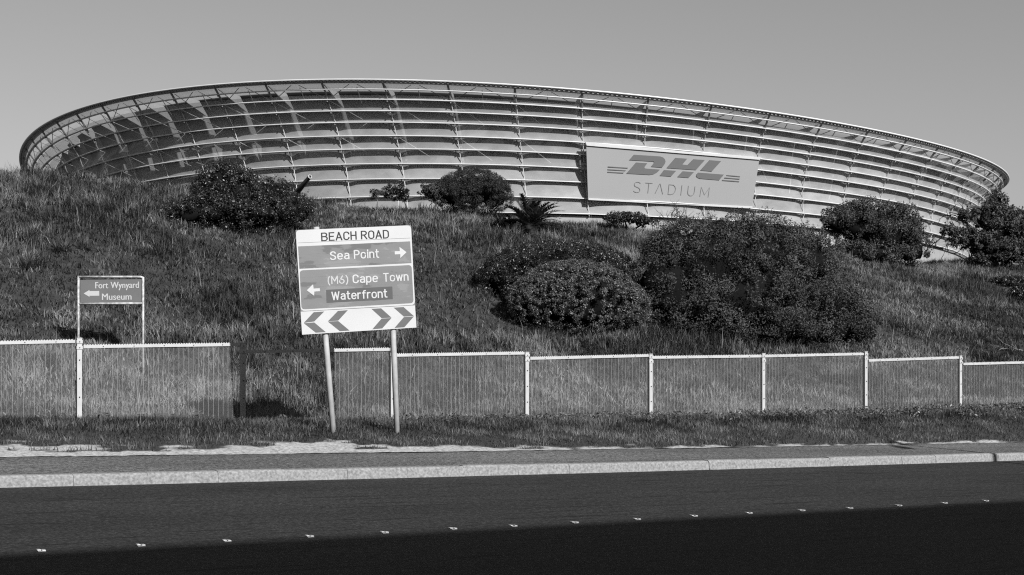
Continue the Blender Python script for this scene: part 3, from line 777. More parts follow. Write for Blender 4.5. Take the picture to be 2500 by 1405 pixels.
for txt, p0, p1, up in (('Fort', (443, 214), (545, 214), (0, -52)), ('Wynyard', (566, 214), (792, 214), (0, -52)), ('Museum', (497, 309), (733, 309), (0, -52))):
    mb = MB(); mf.text(mb, txt, p0, p1, up, .006, 0.); mf.text(mb, txt, (p0[0] + 3, p0[1]), (p1[0] + 3, p1[1]), up, .0066, 0.); mb.build('lettering', m_sw, mp_)
mb = MB(); mf.plate(mb, [(350, 254), (397, 226), (397, 235), (475, 235), (476, 274), (397, 274), (397, 283)], .001, .004); mb.build('arrow', m_sw, mp_)

# ------------------------------------------------------------------ road studs along the centre line
m_stud = gmat('stud_white', .6, .35, .05, 8., .6)
m_body = gmat('stud_base', .3, .6, .1, 8., .3)
studs = [(100, 1346), (343, 1333), (553, 1322), (755, 1311), (938, 1301.5), (1105, 1292), (1252, 1285.5), (1402, 1277), (1554, 1269), (1693, 1261), (1827, 1254), (1956, 1247.5), (2073, 1242), (2193, 1235.5), (2304, 1229.5), (2405, 1224)]
first = None
near = ['low white road stud at the sign end of the dotted line, nearest to the frame edge']
ords = ['first', 'second', 'third', 'fourth', 'fifth', 'sixth', 'seventh', 'eighth', 'ninth', 'tenth', 'eleventh', 'twelfth', 'thirteenth', 'fourteenth', 'fifteenth', 'sixteenth']
for i, (u, v) in enumerate(studs):
    s_, t_ = onroad(u, v); x, y = xy(s_, t_); z = float(road_z(s_))
    lab = 'white road stud in shade, %s along the dotted centre line counted from the downhill-away end' % ords[i] if i else 'white road stud in shade at the lowest left end of the dotted centre line'
    lab = 'white road stud on the dotted centre line, %s of the row from the left' % ords[i]
    if first is None:
        r_ = empty('road_stud', (0, 0, 0), lab, 'road stud', 'road studs along the shaded centre line')
        e1, e2 = np.array([RD[0], RD[1], SL]), np.array([ND[0], ND[1], 0])
        bd = MB(); bd.box((0, 0, .008), e1 * .068, e2 * .085, (0, 0, .008)); bd.build('base', m_body, r_)
        for sg in (-1, 1):
            rf = MB(); c = e1 * .035 * sg + e2 * .03 * -sg
            q0 = [c - e1 * .03 - e2 * .055, c + e1 * .03 - e2 * .055, c + e1 * .03 + e2 * .055, c - e1 * .03 + e2 * .055]
            q1 = [c - e1 * .03 - e2 * .05, c + e1 * .03 - e2 * .05, c + e1 * .03 + e2 * .05, c - e1 * .03 + e2 * .05]
            rf.add([p + np.array([0, 0, .0165]) for p in q0] + [p + np.array([0, 0, .03]) for p in q1], [(4, 5, 6, 7), (0, 1, 5, 4), (1, 2, 6, 5), (2, 3, 7, 6), (3, 0, 4, 7)])
            rf.build('reflector', m_stud, r_)
        first = r_
    else:
        r_ = first.copy(); COL.objects.link(r_); r_['label'] = lab
        for ch in list(first.children):
            c = ch.copy(); COL.objects.link(c); c.parent = r_
    r_.location = (x, y, z); r_.scale = (.52, .52, .52)

# ------------------------------------------------------------------ foliage builders
def leaf_cloud(pts, nrm, size, asp, jit=.7):
    """quads with tips, one for each point; nrm preferred facing"""
    n = len(pts)
    d = nrm + rng.normal(0, jit, (n, 3)); d /= np.linalg.norm(d, axis=1)[:, None] + 1e-9
    a = np.cross(d, rng.normal(0, 1, (n, 3))); a /= np.linalg.norm(a, axis=1)[:, None] + 1e-9
    b = np.cross(d, a)
    L = (size * rng.uniform(.45, 1.5, n))[:, None]; W = L * asp
    V = np.stack([pts - a * L * .5, pts + b * W * .5 + d * W * .15, pts + a * L * .5, pts - b * W * .5 + d * W * .15], 1).reshape(-1, 3)
    i = np.arange(n) * 4
    return V, np.stack([i, i + 1, i + 2, i + 3], 1)
def rand_dirs(n, up=0.):
    d = rng.normal(0, 1, (n, 3)); d /= np.linalg.norm(d, axis=1)[:, None]
    if up: d[:, 2] = np.abs(d[:, 2]) * np.where(rng.random(n) < up, 1, np.sign(d[:, 2]))
    return d
def bush_leaves(lobes, nclump, nleaf, rc, size, asp=.45, core=True, jit=.7, spread=.25, cut=.55, shoots=0.):
    size *= .8; nleaf = int(nleaf * 1.4)
    """lobes [(centre, radii)]; clumps on each lobe's surface, leaves on each clump; returns V,F,tone"""
    Vs, Fs, Ts = [], [], []; base = 0
    areas = np.array([r[0] * r[2] + r[1] * r[2] + r[0] * r[1] for c, r in lobes]); areas = areas / areas.sum()
    for (c, r), ar in zip(lobes, areas):
        c = np.array(c); r = np.array(r)
        m = max(6, int(nclump * ar))
        d = rand_dirs(m, .35)
        cc = c + d * r * rng.uniform(1 - spread, 1.0 + spread * .35, (m, 1))
        keep = np.ones(m, bool)
        for (c2, r2) in lobes:
            if c2 is not c: keep &= ~((((cc - np.array(c2)) / (np.array(r2) * cut)) ** 2).sum(1) < .6)
        cc = cc[keep]; d = d[keep]; m = len(cc)
        rr = rc * rng.uniform(.6, 1.35, m)
        tone = rng.uniform(.0, 1, m)
        dd = rand_dirs(m * nleaf).reshape(m, nleaf, 3) + d[:, None] * .75
        dd /= np.linalg.norm(dd, axis=2)[:, :, None]
        P = cc[:, None] + dd * (rr[:, None] * (rng.random((m, nleaf)) ** .35))[:, :, None] * np.array([1, 1, .85])
        N = dd + np.array([0, 0, .35])
        V, Fc = leaf_cloud(P.reshape(-1, 3), N.reshape(-1, 3), size, asp, jit)
        Vs.append(V); Fs.append(Fc + base); base += len(V)
        Ts.append(np.repeat(np.clip(np.repeat(tone, nleaf) * .62 + rng.random(m * nleaf) * .38, 0, 1), 4))
    if shoots:
        for (c, r), ar in zip(lobes, areas):
            m = int(shoots * ar) + 1; d = rand_dirs(m, .8); d[:, 2] = np.abs(d[:, 2]) * .9
            p0 = np.array(c) + d * np.array(r) * .95; g = d * .6 + np.array([0, 0, .9]) + rng.normal(0, .25, (m, 3)); g /= np.linalg.norm(g, axis=1)[:, None]
            ln = rng.uniform(.25, .75, m) * min(.75, rc * 2.6); q = rng.random((m, 26, 1)) ** .8
            P = p0[:, None] + g[:, None] * ln[:, None, None] * q + rng.normal(0, .045, (m, 26, 3)) * (1.3 - q)
            V, Fc = leaf_cloud(P.reshape(-1, 3), np.repeat(d, 26, 0), size, asp, .9); Vs.append(V); Fs.append(Fc + base); base += len(V); Ts.append(np.repeat(rng.uniform(.2, 1, m * 26), 4))
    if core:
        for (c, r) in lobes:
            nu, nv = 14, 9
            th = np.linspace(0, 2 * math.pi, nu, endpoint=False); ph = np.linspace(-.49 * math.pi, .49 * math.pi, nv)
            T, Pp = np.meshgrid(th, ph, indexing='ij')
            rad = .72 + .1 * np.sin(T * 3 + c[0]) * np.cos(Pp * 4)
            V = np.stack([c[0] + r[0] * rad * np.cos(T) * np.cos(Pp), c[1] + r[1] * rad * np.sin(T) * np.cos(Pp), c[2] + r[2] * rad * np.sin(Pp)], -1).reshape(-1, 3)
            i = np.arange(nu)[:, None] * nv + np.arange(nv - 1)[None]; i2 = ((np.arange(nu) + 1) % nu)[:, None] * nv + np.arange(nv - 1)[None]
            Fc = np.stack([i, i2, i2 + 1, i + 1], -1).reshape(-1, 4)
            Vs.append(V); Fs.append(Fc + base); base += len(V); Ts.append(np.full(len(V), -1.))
    return np.concatenate(Vs), np.concatenate(Fs), np.concatenate(Ts)
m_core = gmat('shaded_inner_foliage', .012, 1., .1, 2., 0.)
m_leafd = tone_mat('dark_glossy_leaves', .012, .05, .42, .5, .12)
m_leafm = tone_mat('mid_leaves', .011, .14, .62, .22, .2)
m_leafh = tone_mat('hedge_leaves', .03, .19, .45, .5, .2)
m_leafp = tone_mat('needle_leaves', .02, .06, .6, .3, .2)
m_bark = gmat('bark', .06, .9, .3, 8., .1)
def px_lobes(L, y, thick=.8):
    out_ = []
    for q in L:
        u, v, ru, rv = q[:4]; dy = q[4] if len(q) > 4 else (u - L[0][0]) * y / F * .5
        c = U(u, v, y + dy); rx = ru * y / F; rz = rv * y / F
        out_.append((c, (rx, max(rx * thick, .25), rz)))
    return out_
def stems(lobes, base, r0=.06, n=5):
    mb = MB()
    for i in range(n):
        c, r = lobes[i % len(lobes)]
        tip = np.array(c) + rng.normal(0, .25, 3) * np.array(r); b0 = np.array(base) + np.array([rng.normal(0, .12), rng.normal(0, .12), -.2])
        mid = b0 * .5 + tip * .5 + rng.normal(0, .12, 3)
        mb.tube([b0, mid, tip], [r0, r0 * .7, r0 * .35], 6)
    return mb
def y_crest(u, back=2.):
    a = (u - UC) / F; y = 50.
    for _ in range(30):
        s_, t_ = st(a * y, y); y *= (t_f(s_) + DC - back) / t_
    return y
def shrub(name, label, cat, L, bu, bv, mat, nclump, nleaf, rc, size, asp=.45, group=None, thick=.8, hitlo=27., part='foliage', jit=.7, y=None, core=True, stem='stem', dyb=0., spread=.25, cut=.55, r0=.06, shoots=0.):
    x_, y_, z_ = hit(bu, bv, hitlo)
    if y is not None:
        y_ = y; x_ = (bu - UC) / F * y; z_ = float(ground(x_, y_))
    if y is None and y_ > y_crest(bu): y_ = y_crest(bu, 1.); x_ = (bu - UC) / F * y_; z_ = float(ground(x_, y_))
    y_ += dyb
    lobes = px_lobes(L, y_, thick)
    b = (lobes[0][0][0], lobes[0][0][1], float(ground(lobes[0][0][0], lobes[0][0][1])))
    e = empty(name, b, label, cat, group)
    V, Fc, T = bush_leaves(lobes, nclump, nleaf, rc, size, asp, core, jit, spread, cut, shoots)
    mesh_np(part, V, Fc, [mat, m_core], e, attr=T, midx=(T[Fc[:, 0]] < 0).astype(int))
    if r0: stems(lobes, b, r0).build(stem, m_bark, e, True)
    return e, y_

# the large dark bush left of the cannon
shrub('bush', 'wide dark glossy-leaved bush on the hill hiding the foot of the cannon', 'bush',
      [(560, 478, 85, 66), (545, 450, 62, 50), (455, 522, 62, 32), (640, 485, 72, 52), (700, 510, 55, 42), (600, 520, 110, 42), (520, 515, 80, 40), (735, 520, 26, 30)], 590, 566, m_leafd, 900, 48, .22, .075, .42, thick=.7, shoots=60)
# dome hedges
shrub('bush', 'dark clipped-looking dome bush partly hidden by a smaller rounder dome bush', 'bush',
      [(1350, 680, 178, 88), (1260, 690, 92, 62), (1440, 680, 120, 78)], 1290, 770, m_leafd, 1500, 40, .15, .06, .5, thick=.85, spread=.06, y=44.5)
shrub('bush', 'dense round bush of small paler leaves in front of the darker dome', 'bush',
      [(1405, 728, 150, 90), (1345, 735, 105, 66), (1480, 745, 105, 66), (1520, 765, 66, 45)], 1420, 812, m_leafh, 2400, 36, .11, .055, .5, thick=.75, spread=.05)
# the large mixed thicket
shrub('bush', 'largest dark bush on the slope, ragged top against the banner foot of the stadium', 'bush',
      [(1700, 640, 125, 95), (1620, 690, 70, 90), (1830, 640, 140, 105), (1950, 650, 100, 95), (1800, 730, 175, 95), (1960, 740, 130, 90), (2060, 760, 75, 75), (1680, 740, 105, 60), (1880, 800, 130, 52), (2040, 800, 100, 52), (2110, 805, 48, 42), (1760, 570, 60, 42), (1900, 575, 55, 38), (1980, 600, 38, 38), (1820, 560, 45, 35), (1640, 600, 60, 40)],
      1850, 852, m_leafm, 1150, 92, .33, .095, .32, thick=.55, spread=.3, shoots=260)
shrub('shrub', 'ragged shrub before the lower bands of the stadium at the hill brow', 'shrub',
      [(2140, 575, 92, 70), (2080, 545, 55, 45), (2190, 560, 60, 55), (2220, 610, 50, 38), (2110, 620, 80, 32), (2040, 545, 30, 24), (2100, 520, 35, 25)], 2150, 648, m_leafm, 430, 85, .34, .12, .4, thick=.8, spread=.4, shoots=160)
shrub('bush', 'rounded fine-leaved bush on the hill brow before the stadium', 'bush',
      [(1155, 464, 84, 46), (1115, 474, 62, 36), (1205, 482, 42, 32)], 1160, 506, m_leafp, 900, 60, .17, .065, .3, thick=.8, spread=.12)
shrub('shrub', 'thin see-through shrub touching the rounded bush on the brow', 'shrub', [(1053, 468, 25, 18), (1075, 475, 18, 15)], 1060, 490, m_leafm, 110, 40, .13, .08, .5, core=False, spread=.7, r0=.02)
shrub('shrub', 'small flat-topped shrub by a short white marker post on the brow', 'shrub', [(962, 461, 26, 11), (985, 472, 14, 9), (945, 468, 12, 7), (966, 472, 24, 9), (960, 478, 22, 8), (985, 480, 14, 7)], 965, 484, m_leafd, 150, 45, .10, .07, .5, core=False, spread=.75, r0=0)
shrub('shrub', 'tiny low shrub beside the flat-topped one on the brow', 'shrub', [(918, 475, 16, 9)], 918, 484, m_leafm, 50, 36, .09, .06, .5, core=False, spread=.7, r0=0)
shrub('shrub', 'low dark shrub in the grass against the palm fronds', 'shrub', [(1232, 546, 22, 14), (1218, 552, 12, 8)], 1232, 560, m_leafd, 70, 40, .15, .08, .5)
shrub('shrub', 'low dark spreading shrub on the brow just under the banner', 'shrub', [(1530, 532, 46, 9), (1500, 537, 26, 7), (1575, 543, 24, 8)], 1540, 552, m_leafd, 120, 40, .16, .1, .45, y=None)
shrub('bush', 'dark rounded bush cut by the frame edge low on the slope', 'bush', [(2496, 722, 26, 24)], 2490, 746, m_leafd, 120, 40, .18, .08, .5)
shrub('shrub', 'flat dark shrub lying on the slope above the cut-off bush', 'shrub', [(2470, 690, 56, 11)], 2470, 701, m_leafd, 150, 40, .16, .08, .5)

# tree at the right with bare branches
YT = y_crest(2400, 2.)
lobes = px_lobes([(2432, 560, 38, 52), (2418, 522, 20, 24), (2436, 496, 13, 20), (2478, 578, 46, 50), (2505, 605, 45, 46), (2362, 528, 20, 11), (2332, 568, 22, 8), (2372, 575, 26, 12), (2345, 592, 18, 6), (2408, 606, 44, 26), (2440, 622, 60, 24), (2500, 552, 26, 28), (2474, 530, 14, 18)], YT, .9)
tr = empty('tree', (*lobes[0][0][:2], float(ground(*lobes[0][0][:2]))), 'dark tree with a few bare twigs before the curved end of the stadium', 'tree')
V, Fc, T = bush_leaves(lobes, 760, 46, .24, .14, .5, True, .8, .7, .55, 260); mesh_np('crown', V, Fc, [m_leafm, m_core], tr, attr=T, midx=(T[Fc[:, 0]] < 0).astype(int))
mb = MB(); b0 = np.array([*lobes[0][0][:2], float(ground(*lobes[0][0][:2])) - .3])
mb.tube([b0, U(2420, 590, YT), U(2405, 540, YT)], [.22, .16, .08], 8)
def branch(mb, p, d, L, r, depth):
    pts = [p]; q = np.array(p, float); dd = np.array(d, float)
    for _ in range(4):
        dd = dd + rng.normal(0, .22, 3); dd /= np.linalg.norm(dd); q = q + dd * L / 4; pts.append(q.copy())
        if depth: branch(mb, q.copy(), dd + rng.normal(0, .6, 3), L * .5, r * .55, depth - 1)
    mb.tube(pts, [r * (1 - .18 * i) for i in range(5)], 5)
mb.build('trunk', m_bark, tr, True)
for (u0, v0, u1, v1) in ((2405, 560, 2325, 505), (2395, 575, 2315, 545), (2400, 545, 2365, 492), (2410, 590, 2305, 580)):
    mb = MB(); p = U(u0, v0, YT); d = U(u1, v1, YT - .3) - p; branch(mb, p, d / np.linalg.norm(d), np.linalg.norm(d), .05, 2); mb.build('branch', m_bark, tr, True)

# dead twiggy shrub
x_, y_, z_ = hit(1690, 640, 27); y_ = 56.
e = empty('dead_shrub', (*U(1660, 560, y_)[:2], float(ground(*U(1660, 560, y_)[:2]))), 'leafless twiggy shrub sticking up under the banner lettering', 'shrub')
b0 = U(1660, 575, y_)
for i in range(7):
    mb = MB(); d = np.array([rng.normal(-.25, .35), rng.normal(0, .2), 1.]); branch(mb, b0, d, .95, .028, 2); mb.build('branch', m_bark, e, True)

# palm
x_, y_, z_ = hit(1295, 566, 27); YP = y_
m_palm = tone_mat('palm_leaf', .015, .06, .45, .5, .15)
pl = empty('palm_tree', (x_, y_, z_), 'short palm with arching feathery fronds in the hillside grass', 'palm')
mb = MB(); mb.tube([(x_, y_, z_ - .2), (x_, y_, z_ + .35)], [.22, .16], 10); mb.build('trunk', m_bark, pl, True)
c0_ = U(1294, 558, YP)
for i in range(48):
    az = i * 2.399; elv = math.radians(rng.uniform(3, 74)); L = rng.uniform(1.1, 1.5)
    d = np.array([math.cos(az) * math.cos(elv), math.sin(az) * math.cos(elv), math.sin(elv)])
    pts = []; q = c0_.copy(); dd = d.copy()
    for j in range(14):
        pts.append(q.copy()); dd = dd + np.array([0, 0, -.075]); dd /= np.linalg.norm(dd); q = q + dd * L / 13
    V, Fc, T = [], [], []
    for j in range(1, 14):
        p = pts[j]; tg = pts[j] - pts[j - 1]; tg /= np.linalg.norm(tg)
        sd = np.cross(tg, (0, 0, 1.)); sd /= np.linalg.norm(sd) + 1e-9; upv = np.cross(sd, tg)
        for f_ in (0, .5):
            pp = p + tg * L / 13 * f_; ll = .3 * math.sin(math.pi * min(1, (j + f_) / 15.) ** .7) + .06
            for sg in (-1, 1):
                dl = sd * sg * .8 + tg * .75 + upv * .25 + rng.normal(0, .06, 3); dl /= np.linalg.norm(dl)
                b = len(V); V += [pp - tg * .042, pp + tg * .042, pp + dl * ll + np.array([0, 0, -.03])]; Fc.append((b, b + 1, b + 2)); T += [rng.random()] * 3
    mesh_np('frond', np.array(V), np.array(Fc), m_palm, pl, attr=np.array(T))

# ------------------------------------------------------------------ strap-leaved plants
def straps(centres, n, L, W, spread=1.0, droop=.5):
    V, Fc, T = [], [], []
    for c in centres:
        tone = rng.random()
        for i in range(n):
            az = rng.uniform(0, 2 * math.pi); elv = rng.uniform(.5, 1.45) if spread < 1 else rng.uniform(.25, 1.4)
            d = np.array([math.cos(az) * math.cos(elv), math.sin(az) * math.cos(elv), math.sin(elv)]); sd = np.array([-math.sin(az), math.cos(az), 0])
            q = np.array(c, float) + rng.normal(0, .03, 3) * np.array([1, 1, 0]); ll = L * rng.uniform(.6, 1.2); b = len(V)
            for j in range(4):
                ww = W * (1 - j / 3.2); V += [q - sd * ww / 2, q + sd * ww / 2]; T += [tone * .5 + rng.random() * .5] * 2
                q = q + d * ll / 3; d = d + np.array([0, 0, -droop * .5]); d /= np.linalg.norm(d)
            for j in range(3): Fc.append((b + 2 * j, b + 2 * j + 1, b + 2 * j + 3, b + 2 * j + 2))
    return np.array(V), np.array(Fc), np.array(T)
m_strap = tone_mat('pale_strap_leaf', .08, .2, .5, .3, .25)
def strap_plant(name, label, pts, n, L, W, droop=.5, mat=None, cat='plant', group=None):
    C = [hit(u, v, 24) for u, v in pts]
    e = empty(name, C[0], label, cat, group)
    V, Fc, T = straps([(a, b, c) for a, b, c in C], n, L, W, 1., droop); mesh_np('leaves', V, Fc, mat or m_strap, e, attr=T)
strap_plant('grass_tussock', 'pale arching tussock on the slope above the museum sign, nearer the frame edge', [(78, 655), (92, 652), (60, 660)], 60, .62, .03)
strap_plant('grass_tussock', 'pale feathery tussock next to a smaller one high above the museum sign', [(140, 618), (158, 616)], 60, .55, .03)
strap_plant('grass_tussock', 'smaller pale tussock directly above the museum sign panel', [(200, 612), (212, 612)], 60, .5, .03)
strap_plant('aloe_patch', 'patch of pale pointed succulent leaves in grass beside the palm', [(1390 + i * 11 + (i % 3) * 4, 548 + i * 3.0 + (i % 2) * 8) for i in range(9)], 18, .3, .05, .1, tone_mat('aloe_leaf', .06, .16, .5, .3, .1))
strap_plant('rosette_weed', 'pale rosette weed in the meadow seen through the mesh fence', [(437, 952), (445, 948)], 16, .28, .07, .5, tone_mat('rosette_leaf', .09, .22, .5, .3, .2))

# ------------------------------------------------------------------ cannon, marker post, pale wall
m_iron = gmat('black_iron', .018, .45, .2, 6., .5)
m_muz = gmat('worn_iron', .3, .5, .2, 6., .5)
yc = 50.0
p1 = U(757, 431.5, yc); p0 = U(725, 470, yc + 1.2); dv = (p1 - p0) / np.linalg.norm(p1 - p0)
gz = float(ground(p0[0], p0[1]))
cn = empty('cannon', (p0[0], p0[1], gz), 'black cannon barrel pointing up out of the wide dark bush', 'cannon')
rb = .078
mb = MB(); mb.tube([p0 - dv * 1.4, p0, p1 - dv * .02], [.16, .11, rb * .92], 20); mb.build('barrel', m_iron, cn, True)
mb = MB()
a_ = np.cross(dv, (0, 0, 1.)); a_ /= np.linalg.norm(a_); b2 = np.cross(a_, dv); n_ = 24
vs = []
for rr, dd in ((rb, -.04), (rb, 0), (rb * .62, 0), (rb * .6, -.25)):
    vs += [p1 + dv * dd + rr * (math.cos(2 * math.pi * j / n_) * a_ + math.sin(2 * math.pi * j / n_) * b2) for j in range(n_)]
mb.add(vs, [(r_ * n_ + j, r_ * n_ + (j + 1) % n_, (r_ + 1) * n_ + (j + 1) % n_, (r_ + 1) * n_ + j) for r_ in range(3) for j in range(n_)])
mb.add([p1 - dv * .24 + rb * .62 * (math.cos(2 * math.pi * j / n_) * a_ + math.sin(2 * math.pi * j / n_) * b2) for j in range(n_)], [tuple(range(n_))], 1)
mb.build('muzzle', [m_muz, m_iron], cn)
mb = MB(); cc = p0 - dv * .9
mb.box((cc[0], cc[1], (gz + cc[2]) / 2 - .1), (.45, 0, 0), (0, .3, 0), (0, 0, max(.1, (cc[2] - gz) / 2))); mb.build('carriage', m_iron, cn)
x_, y_, z_ = hit(973, 492, 27)
mp2 = MB(); t0_ = U(973, 472, y_); mp2.box((x_, y_, (z_ - .1 + t0_[2]) / 2), (.035, 0, 0), (0, .035, 0), (0, 0, (t0_[2] - z_ + .1) / 2)); mp2.box((x_, y_, t0_[2] + .015), (.025, 0, 0), (0, .025, 0), (0, 0, .015))
tag(mp2.build('marker_post', m_white), 'short white marker post in the grass on the hill brow', 'post')
yw = 75.
gw = MB(); a_, b2 = U(2002, 581, yw), U(2030, 607, yw)
gw.box(((a_[0] + b2[0]) / 2, yw, (a_[2] + b2[2]) / 2 - .35), ((b2[0] - a_[0]) / 2, 0, 0), (0, .1, 0), (0, 0, (a_[2] - b2[2]) / 2 + .35))
hut = empty('wall_panel', (a_[0], yw, float(ground(a_[0], yw))), 'small white wall panel glimpsed between the largest bush and ragged shrub', 'wall')
gw.build('panel', m_white, hut)
for u in (2005, 2026.5):
    g2 = MB(); c = U(u, 590, yw - .16); g2.box((c[0], c[1], c[2] - .3), (.03, 0, 0), (0, .03, 0), (0, 0, .75)); g2.build('post', m_rib, hut)
# fallen branches by the fence
x_, y_, z_ = hit(2480, 866, 27)
fb = empty('fallen_branch', (x_, y_, z_), 'bleached fallen branches lying in grass above the last fence panel', 'branch')
m_dead = gmat('bleached_wood', .3, .8, .2, 8., .2)
for i in range(5):
    mb = MB(); branch(mb, np.array([x_ + .25, y_ + .1 * i, z_ + .12]), np.array([-1, rng.normal(0, .2), .02 + rng.normal(0, .05)]), .7, .018, 1); mb.build('bough', m_dead, fb, True)

# ------------------------------------------------------------------ grass
def blades(x, y, z, h, wd, lean, tone, segs=2, az=None):
    n = len(x); 
    az = rng.uniform(0, 2 * math.pi, n) if az is None else az
    la = rng.uniform(0, 2 * math.pi, n)
    sd = np.stack([np.cos(az), np.sin(az), np.zeros(n)], 1) * (wd / 2)[:, None]
    ld = np.stack([np.cos(la), np.sin(la), np.zeros(n)], 1) * (lean * h)[:, None]
    p0 = np.stack([x, y, z - .03], 1); upv = np.array([0, 0, 1.])
    p1 = p0 + upv * (h * .55)[:, None] + ld * .35; p2 = p0 + upv * (h * (1 - .25 * lean))[:, None] + ld
    V = np.stack([p0 - sd, p0 + sd, p1 + sd * .75, p1 - sd * .75, p2], 1).reshape(-1, 3)
    i = np.arange(n) * 5
    Fq = np.stack([i, i + 1, i + 2], 1), np.stack([i, i + 2, i + 3], 1), np.stack([i + 3, i + 2, i + 4], 1)
    return V, np.concatenate(Fq), np.repeat(tone, 5)
m_grass = tone_mat('hill_grass', .014, .40, .6, .25, .3)
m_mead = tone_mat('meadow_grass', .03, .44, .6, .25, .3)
m_weed = tone_mat('verge_grass', .016, .3, .55, .3, .25)
# tufted long grass on the slope
def in_view(x, y, pad=800):
    u = UC + F * x / y
    return (u > -pad) & (u < 2500 + pad)
def scatter(n, t0, t1, smin=-14., smax=95.):
    s = rng.uniform(smin, smax, n); f = rng.random(n)
    t = t_f(s) + t0 + (t1 - t0) * f
    x, y = xy(s, t); k_ = in_view(x, y); return x[k_], y[k_], s[k_], t[k_]
# hill_grass: tufts
x, y, s, t = scatter(60000, 2.4, 25.5)
dn = fbm(s * .45, t * .45, 4); dn2 = fbm(s * 1.7 + 40, t * 1.7, 3)
keep = rng.random(len(x)) < np.clip((dn - .22) * 3.2, .35, 1); x, y, s, t, dn, dn2 = [q[keep] for q in (x, y, s, t, dn, dn2)]
ux, uy, us, ut = scatter(380000, 1.2, 25.5)
und = fbm(us * 1.1, ut * 1.1, 4); big = fbm(us * .25 + 3, ut * .25, 3)
uV, uF, uT = blades(ux, uy, ground(ux, uy), np.clip(.08 + und * .19 + rng.normal(0, .04, len(ux)), .06, .33), rng.uniform(.016, .036, len(ux)), np.abs(rng.normal(.6, .5, len(ux))), np.clip((und - .3) * 1.6 + (big - .45) * 1.6 + rng.normal(-.02, .18, len(ux)), 0, 1))
nb = 18
hgt = np.clip(.08 + (dn - .3) * .82 + rng.normal(0, .07, len(x)), .09, .5)
tn_ = np.clip((dn2 - .45) * 2.4 + .27 + rng.normal(0, .26, len(x)) + (fbm(s * .25 + 3, t * .25, 3) - .45) * 2.6 + (fbm(s * .8 + 13, t * .8, 2) - .38) * 1.2, 0, 1)
rep = lambda q: np.repeat(q, nb)
r_ = rng.normal(0, 1, (len(x) * nb)) * rep(.05 + hgt * .16); a_ = rng.uniform(0, 6.283, len(r_))
bx, by = rep(x) + r_ * np.cos(a_), rep(y) + r_ * np.sin(a_)
bh = rep(hgt) * rng.uniform(.55, 1.25, len(bx))
bt = np.clip(rep(tn_) * .85 + np.repeat(rng.normal(.02, .2, len(bx) // 3), 3), 0, 1)
V, Fc, T = blades(bx, by, ground(bx, by), bh, rng.uniform(.010, .026, len(bx)), np.abs(rng.normal(.3, .4, len(bx))), bt)
dx, dy_, ds, dt_ = scatter(5000, 1., 25.5)
kd = rng.random(len(dx)) < np.clip((fbm(ds * .5 + 20, dt_ * .5, 3) - .4) * 5, .05, 1); dx, dy_ = dx[kd], dy_[kd]
sV, sF, sT = blades(dx, dy_, ground(dx, dy_), rng.uniform(.3, .75, len(dx)), rng.uniform(.012, .022, len(dx)), np.abs(rng.normal(.2, .35, len(dx))), rng.uniform(.6, 1, len(dx)))
uF = np.concatenate([uF, sF + len(uV)]); uV = np.concatenate([uV, sV]); uT = np.concatenate([uT, sT])
Fc = np.concatenate([Fc, uF + len(V)]); V = np.concatenate([V, uV]); T = np.concatenate([T, uT])
tag(mesh_np('hill_grass', V, Fc, m_grass, attr=T), 'long tufted grass covering the slope', 'grass', kind='stuff')
# short pale meadow grass right behind the fence
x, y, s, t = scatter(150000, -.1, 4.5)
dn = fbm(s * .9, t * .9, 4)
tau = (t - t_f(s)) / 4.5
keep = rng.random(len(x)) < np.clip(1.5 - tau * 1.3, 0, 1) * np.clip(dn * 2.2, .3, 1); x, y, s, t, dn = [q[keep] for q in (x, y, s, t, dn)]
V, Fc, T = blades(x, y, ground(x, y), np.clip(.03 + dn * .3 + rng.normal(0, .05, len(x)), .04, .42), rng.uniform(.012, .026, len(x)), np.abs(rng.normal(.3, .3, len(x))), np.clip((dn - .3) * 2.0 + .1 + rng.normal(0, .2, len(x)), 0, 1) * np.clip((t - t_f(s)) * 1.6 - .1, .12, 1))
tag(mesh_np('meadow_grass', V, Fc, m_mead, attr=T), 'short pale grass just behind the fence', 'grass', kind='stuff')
# sand patch between pavement and grass
def bare(s, t, d):
    """negative where the soil is bare"""
    e = (fbm(s * .6, s * 0 + 3.3, 4) - .1) * np.interp(s, [0, 8, 10.5, 12.5, 15, 20, 30, 40], [2.1, 2.1, 1.9, 1.0, .3, .2, .15, .1])
    e = e + np.interp(s, [8, 11, 13.5], [.3, .2, 0])
    r = d - e + (fbm(s * 2.0, t * 5., 4) - .45) * .9
    isl = fbm(s * 1.3 + 7, t * 4., 3)
    return np.where((isl > .58) & (d > .25), .3, r)
# verge grass
def verge_scatter(n):
    s = rng.uniform(-9, 66, n); f = rng.random(n); t = t_p(s) - .05 + (t_f(s) + .3 - t_p(s)) * f
    x, y = xy(s, t); k_ = in_view(x, y); return x[k_], y[k_], s[k_], t[k_]
x, y, s, t = verge_scatter(270000)
d = t - t_p(s)
tuft = fbm(s * 2.2, t * 2.2, 3)
keep = (bare(s, t, d) > 0) & (d > .03); x, y, s, t, d, tuft = [q[keep] for q in (x, y, s, t, d, tuft)]
vf = np.clip(d / (t_f(s) - t_p(s)), 0, 1)
V, Fc, T = blades(x, y, ground(x, y), np.clip(.03 + .16 * tuft + .16 * vf ** 2 + rng.normal(0, .03, len(x)), .03, .42), rng.uniform(.007, .018, len(x)), np.abs(rng.normal(.35, .35, len(x))), np.clip((tuft - .3) * 1.5 + (fbm(s * .7, t * 1.4, 3) - .45) * .8 + rng.normal(0, .18, len(x)), 0, 1))
tag(mesh_np('verge_grass', V, Fc, m_weed, attr=T), 'short dark grass along the verge', 'grass', kind='stuff')
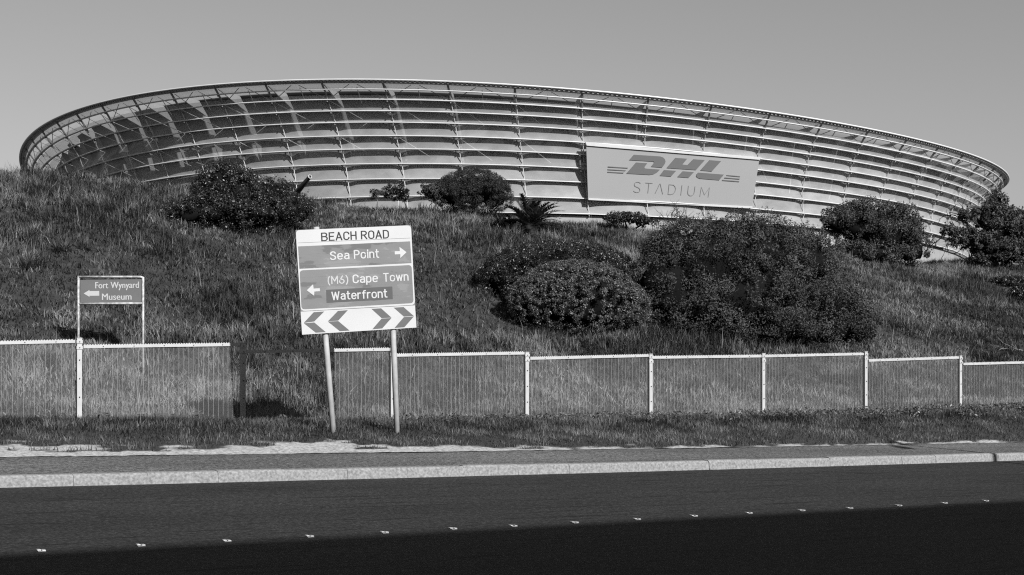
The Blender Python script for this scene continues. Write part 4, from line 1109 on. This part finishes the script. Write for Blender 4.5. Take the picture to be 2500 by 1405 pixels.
# broad-leaved weeds at the foot of the fence
s = rng.uniform(-3, 62, 15000); t = t_f(s) - np.abs(rng.normal(0, .75, len(s))) + .25; x, y = xy(s, t)
k_ = in_view(x, y) & (rng.random(len(s)) < np.clip((fbm(s * .8, t * .8 + 5, 3) - .3) * 4 + np.interp(s, [9, 15, 20], [-1.6, .1, .5]), .05, 1)); x, y = x[k_], y[k_]
nb = 16
hh = np.repeat(rng.uniform(.06, .27, len(x)), nb)
P = np.stack([np.repeat(x, nb) + rng.normal(0, .07, len(hh)), np.repeat(y, nb) + rng.normal(0, .07, len(hh)), 0 * hh], 1); P[:, 2] = ground(P[:, 0], P[:, 1]) + hh * rng.random(len(hh)) ** .6
V, Fc = leaf_cloud(P, np.tile(np.array([0, -.3, .8]), (len(P), 1)), .078, .36, .8)
tag(mesh_np('verge_weeds', V, Fc, tone_mat('weed_leaf', .025, .24, .45, .4, .25), attr=np.repeat(np.clip(np.repeat(rng.random(len(x)), nb) * .5 + rng.random(len(P)) * .5, 0, 1), 4)), 'leafy weeds along the foot of the fence', 'weeds', kind='stuff')
# sand: bare pale soil with a ragged edge, thinning out along the verge
ssd = np.arange(-4, 62, .07); rows = 40; V = []; T = []
for s in ssd:
    t = np.linspace(t_p(s) - .03, t_p(s) + 2.4, rows); x, y = xy(s, t); d = t - t_p(s)
    V.append(np.stack([x, y, ground(x, y) + .012 - np.clip(d - 2, 0, 1) * .1 + (fbm(x * 6, y * 6, 3) - .45) * .02], 1))
    T.append(np.clip(-bare(np.full(rows, s), t, d) * 6 + .5, 0, 1))
V = np.array(V); i = np.arange(len(ssd) - 1)[:, None] * rows + np.arange(rows - 1)[None]
m_bare = D.materials.new('bare_soil'); m_bare.use_nodes = True; n, l = nodes_of(m_bare); p = n['Principled BSDF']; p.inputs['Roughness'].default_value = .95; p.inputs['Specular IOR Level'].default_value = .1
at = n.new('ShaderNodeAttribute'); at.attribute_name = 'tone'; tc = n.new('ShaderNodeTexCoord'); nz = n.new('ShaderNodeTexNoise'); nz.inputs['Scale'].default_value = 16; nz.inputs['Detail'].default_value = 8
nz.inputs['Roughness'].default_value = .75; l.new(tc.outputs['Object'], nz.inputs['Vector']); mr = n.new('ShaderNodeMapRange'); mr.inputs['From Min'].default_value = .32; mr.inputs['From Max'].default_value = .66; mr.inputs['To Min'].default_value = .1; mr.inputs['To Max'].default_value = .42
l.new(nz.outputs['Fac'], mr.inputs['Value']); mx = n.new('ShaderNodeMix'); mx.data_type = 'FLOAT'; l.new(at.outputs['Fac'], mx.inputs[0]); mx.inputs[2].default_value = .035; l.new(mr.outputs[0], mx.inputs[3]); l.new(mx.outputs[0], p.inputs['Base Color'])
tag(mesh_np('sand', V.reshape(-1, 3), np.stack([i, i + rows, i + rows + 1, i + 1], -1).reshape(-1, 4), m_bare, smooth=True, attr=np.concatenate(T)), kind='structure')
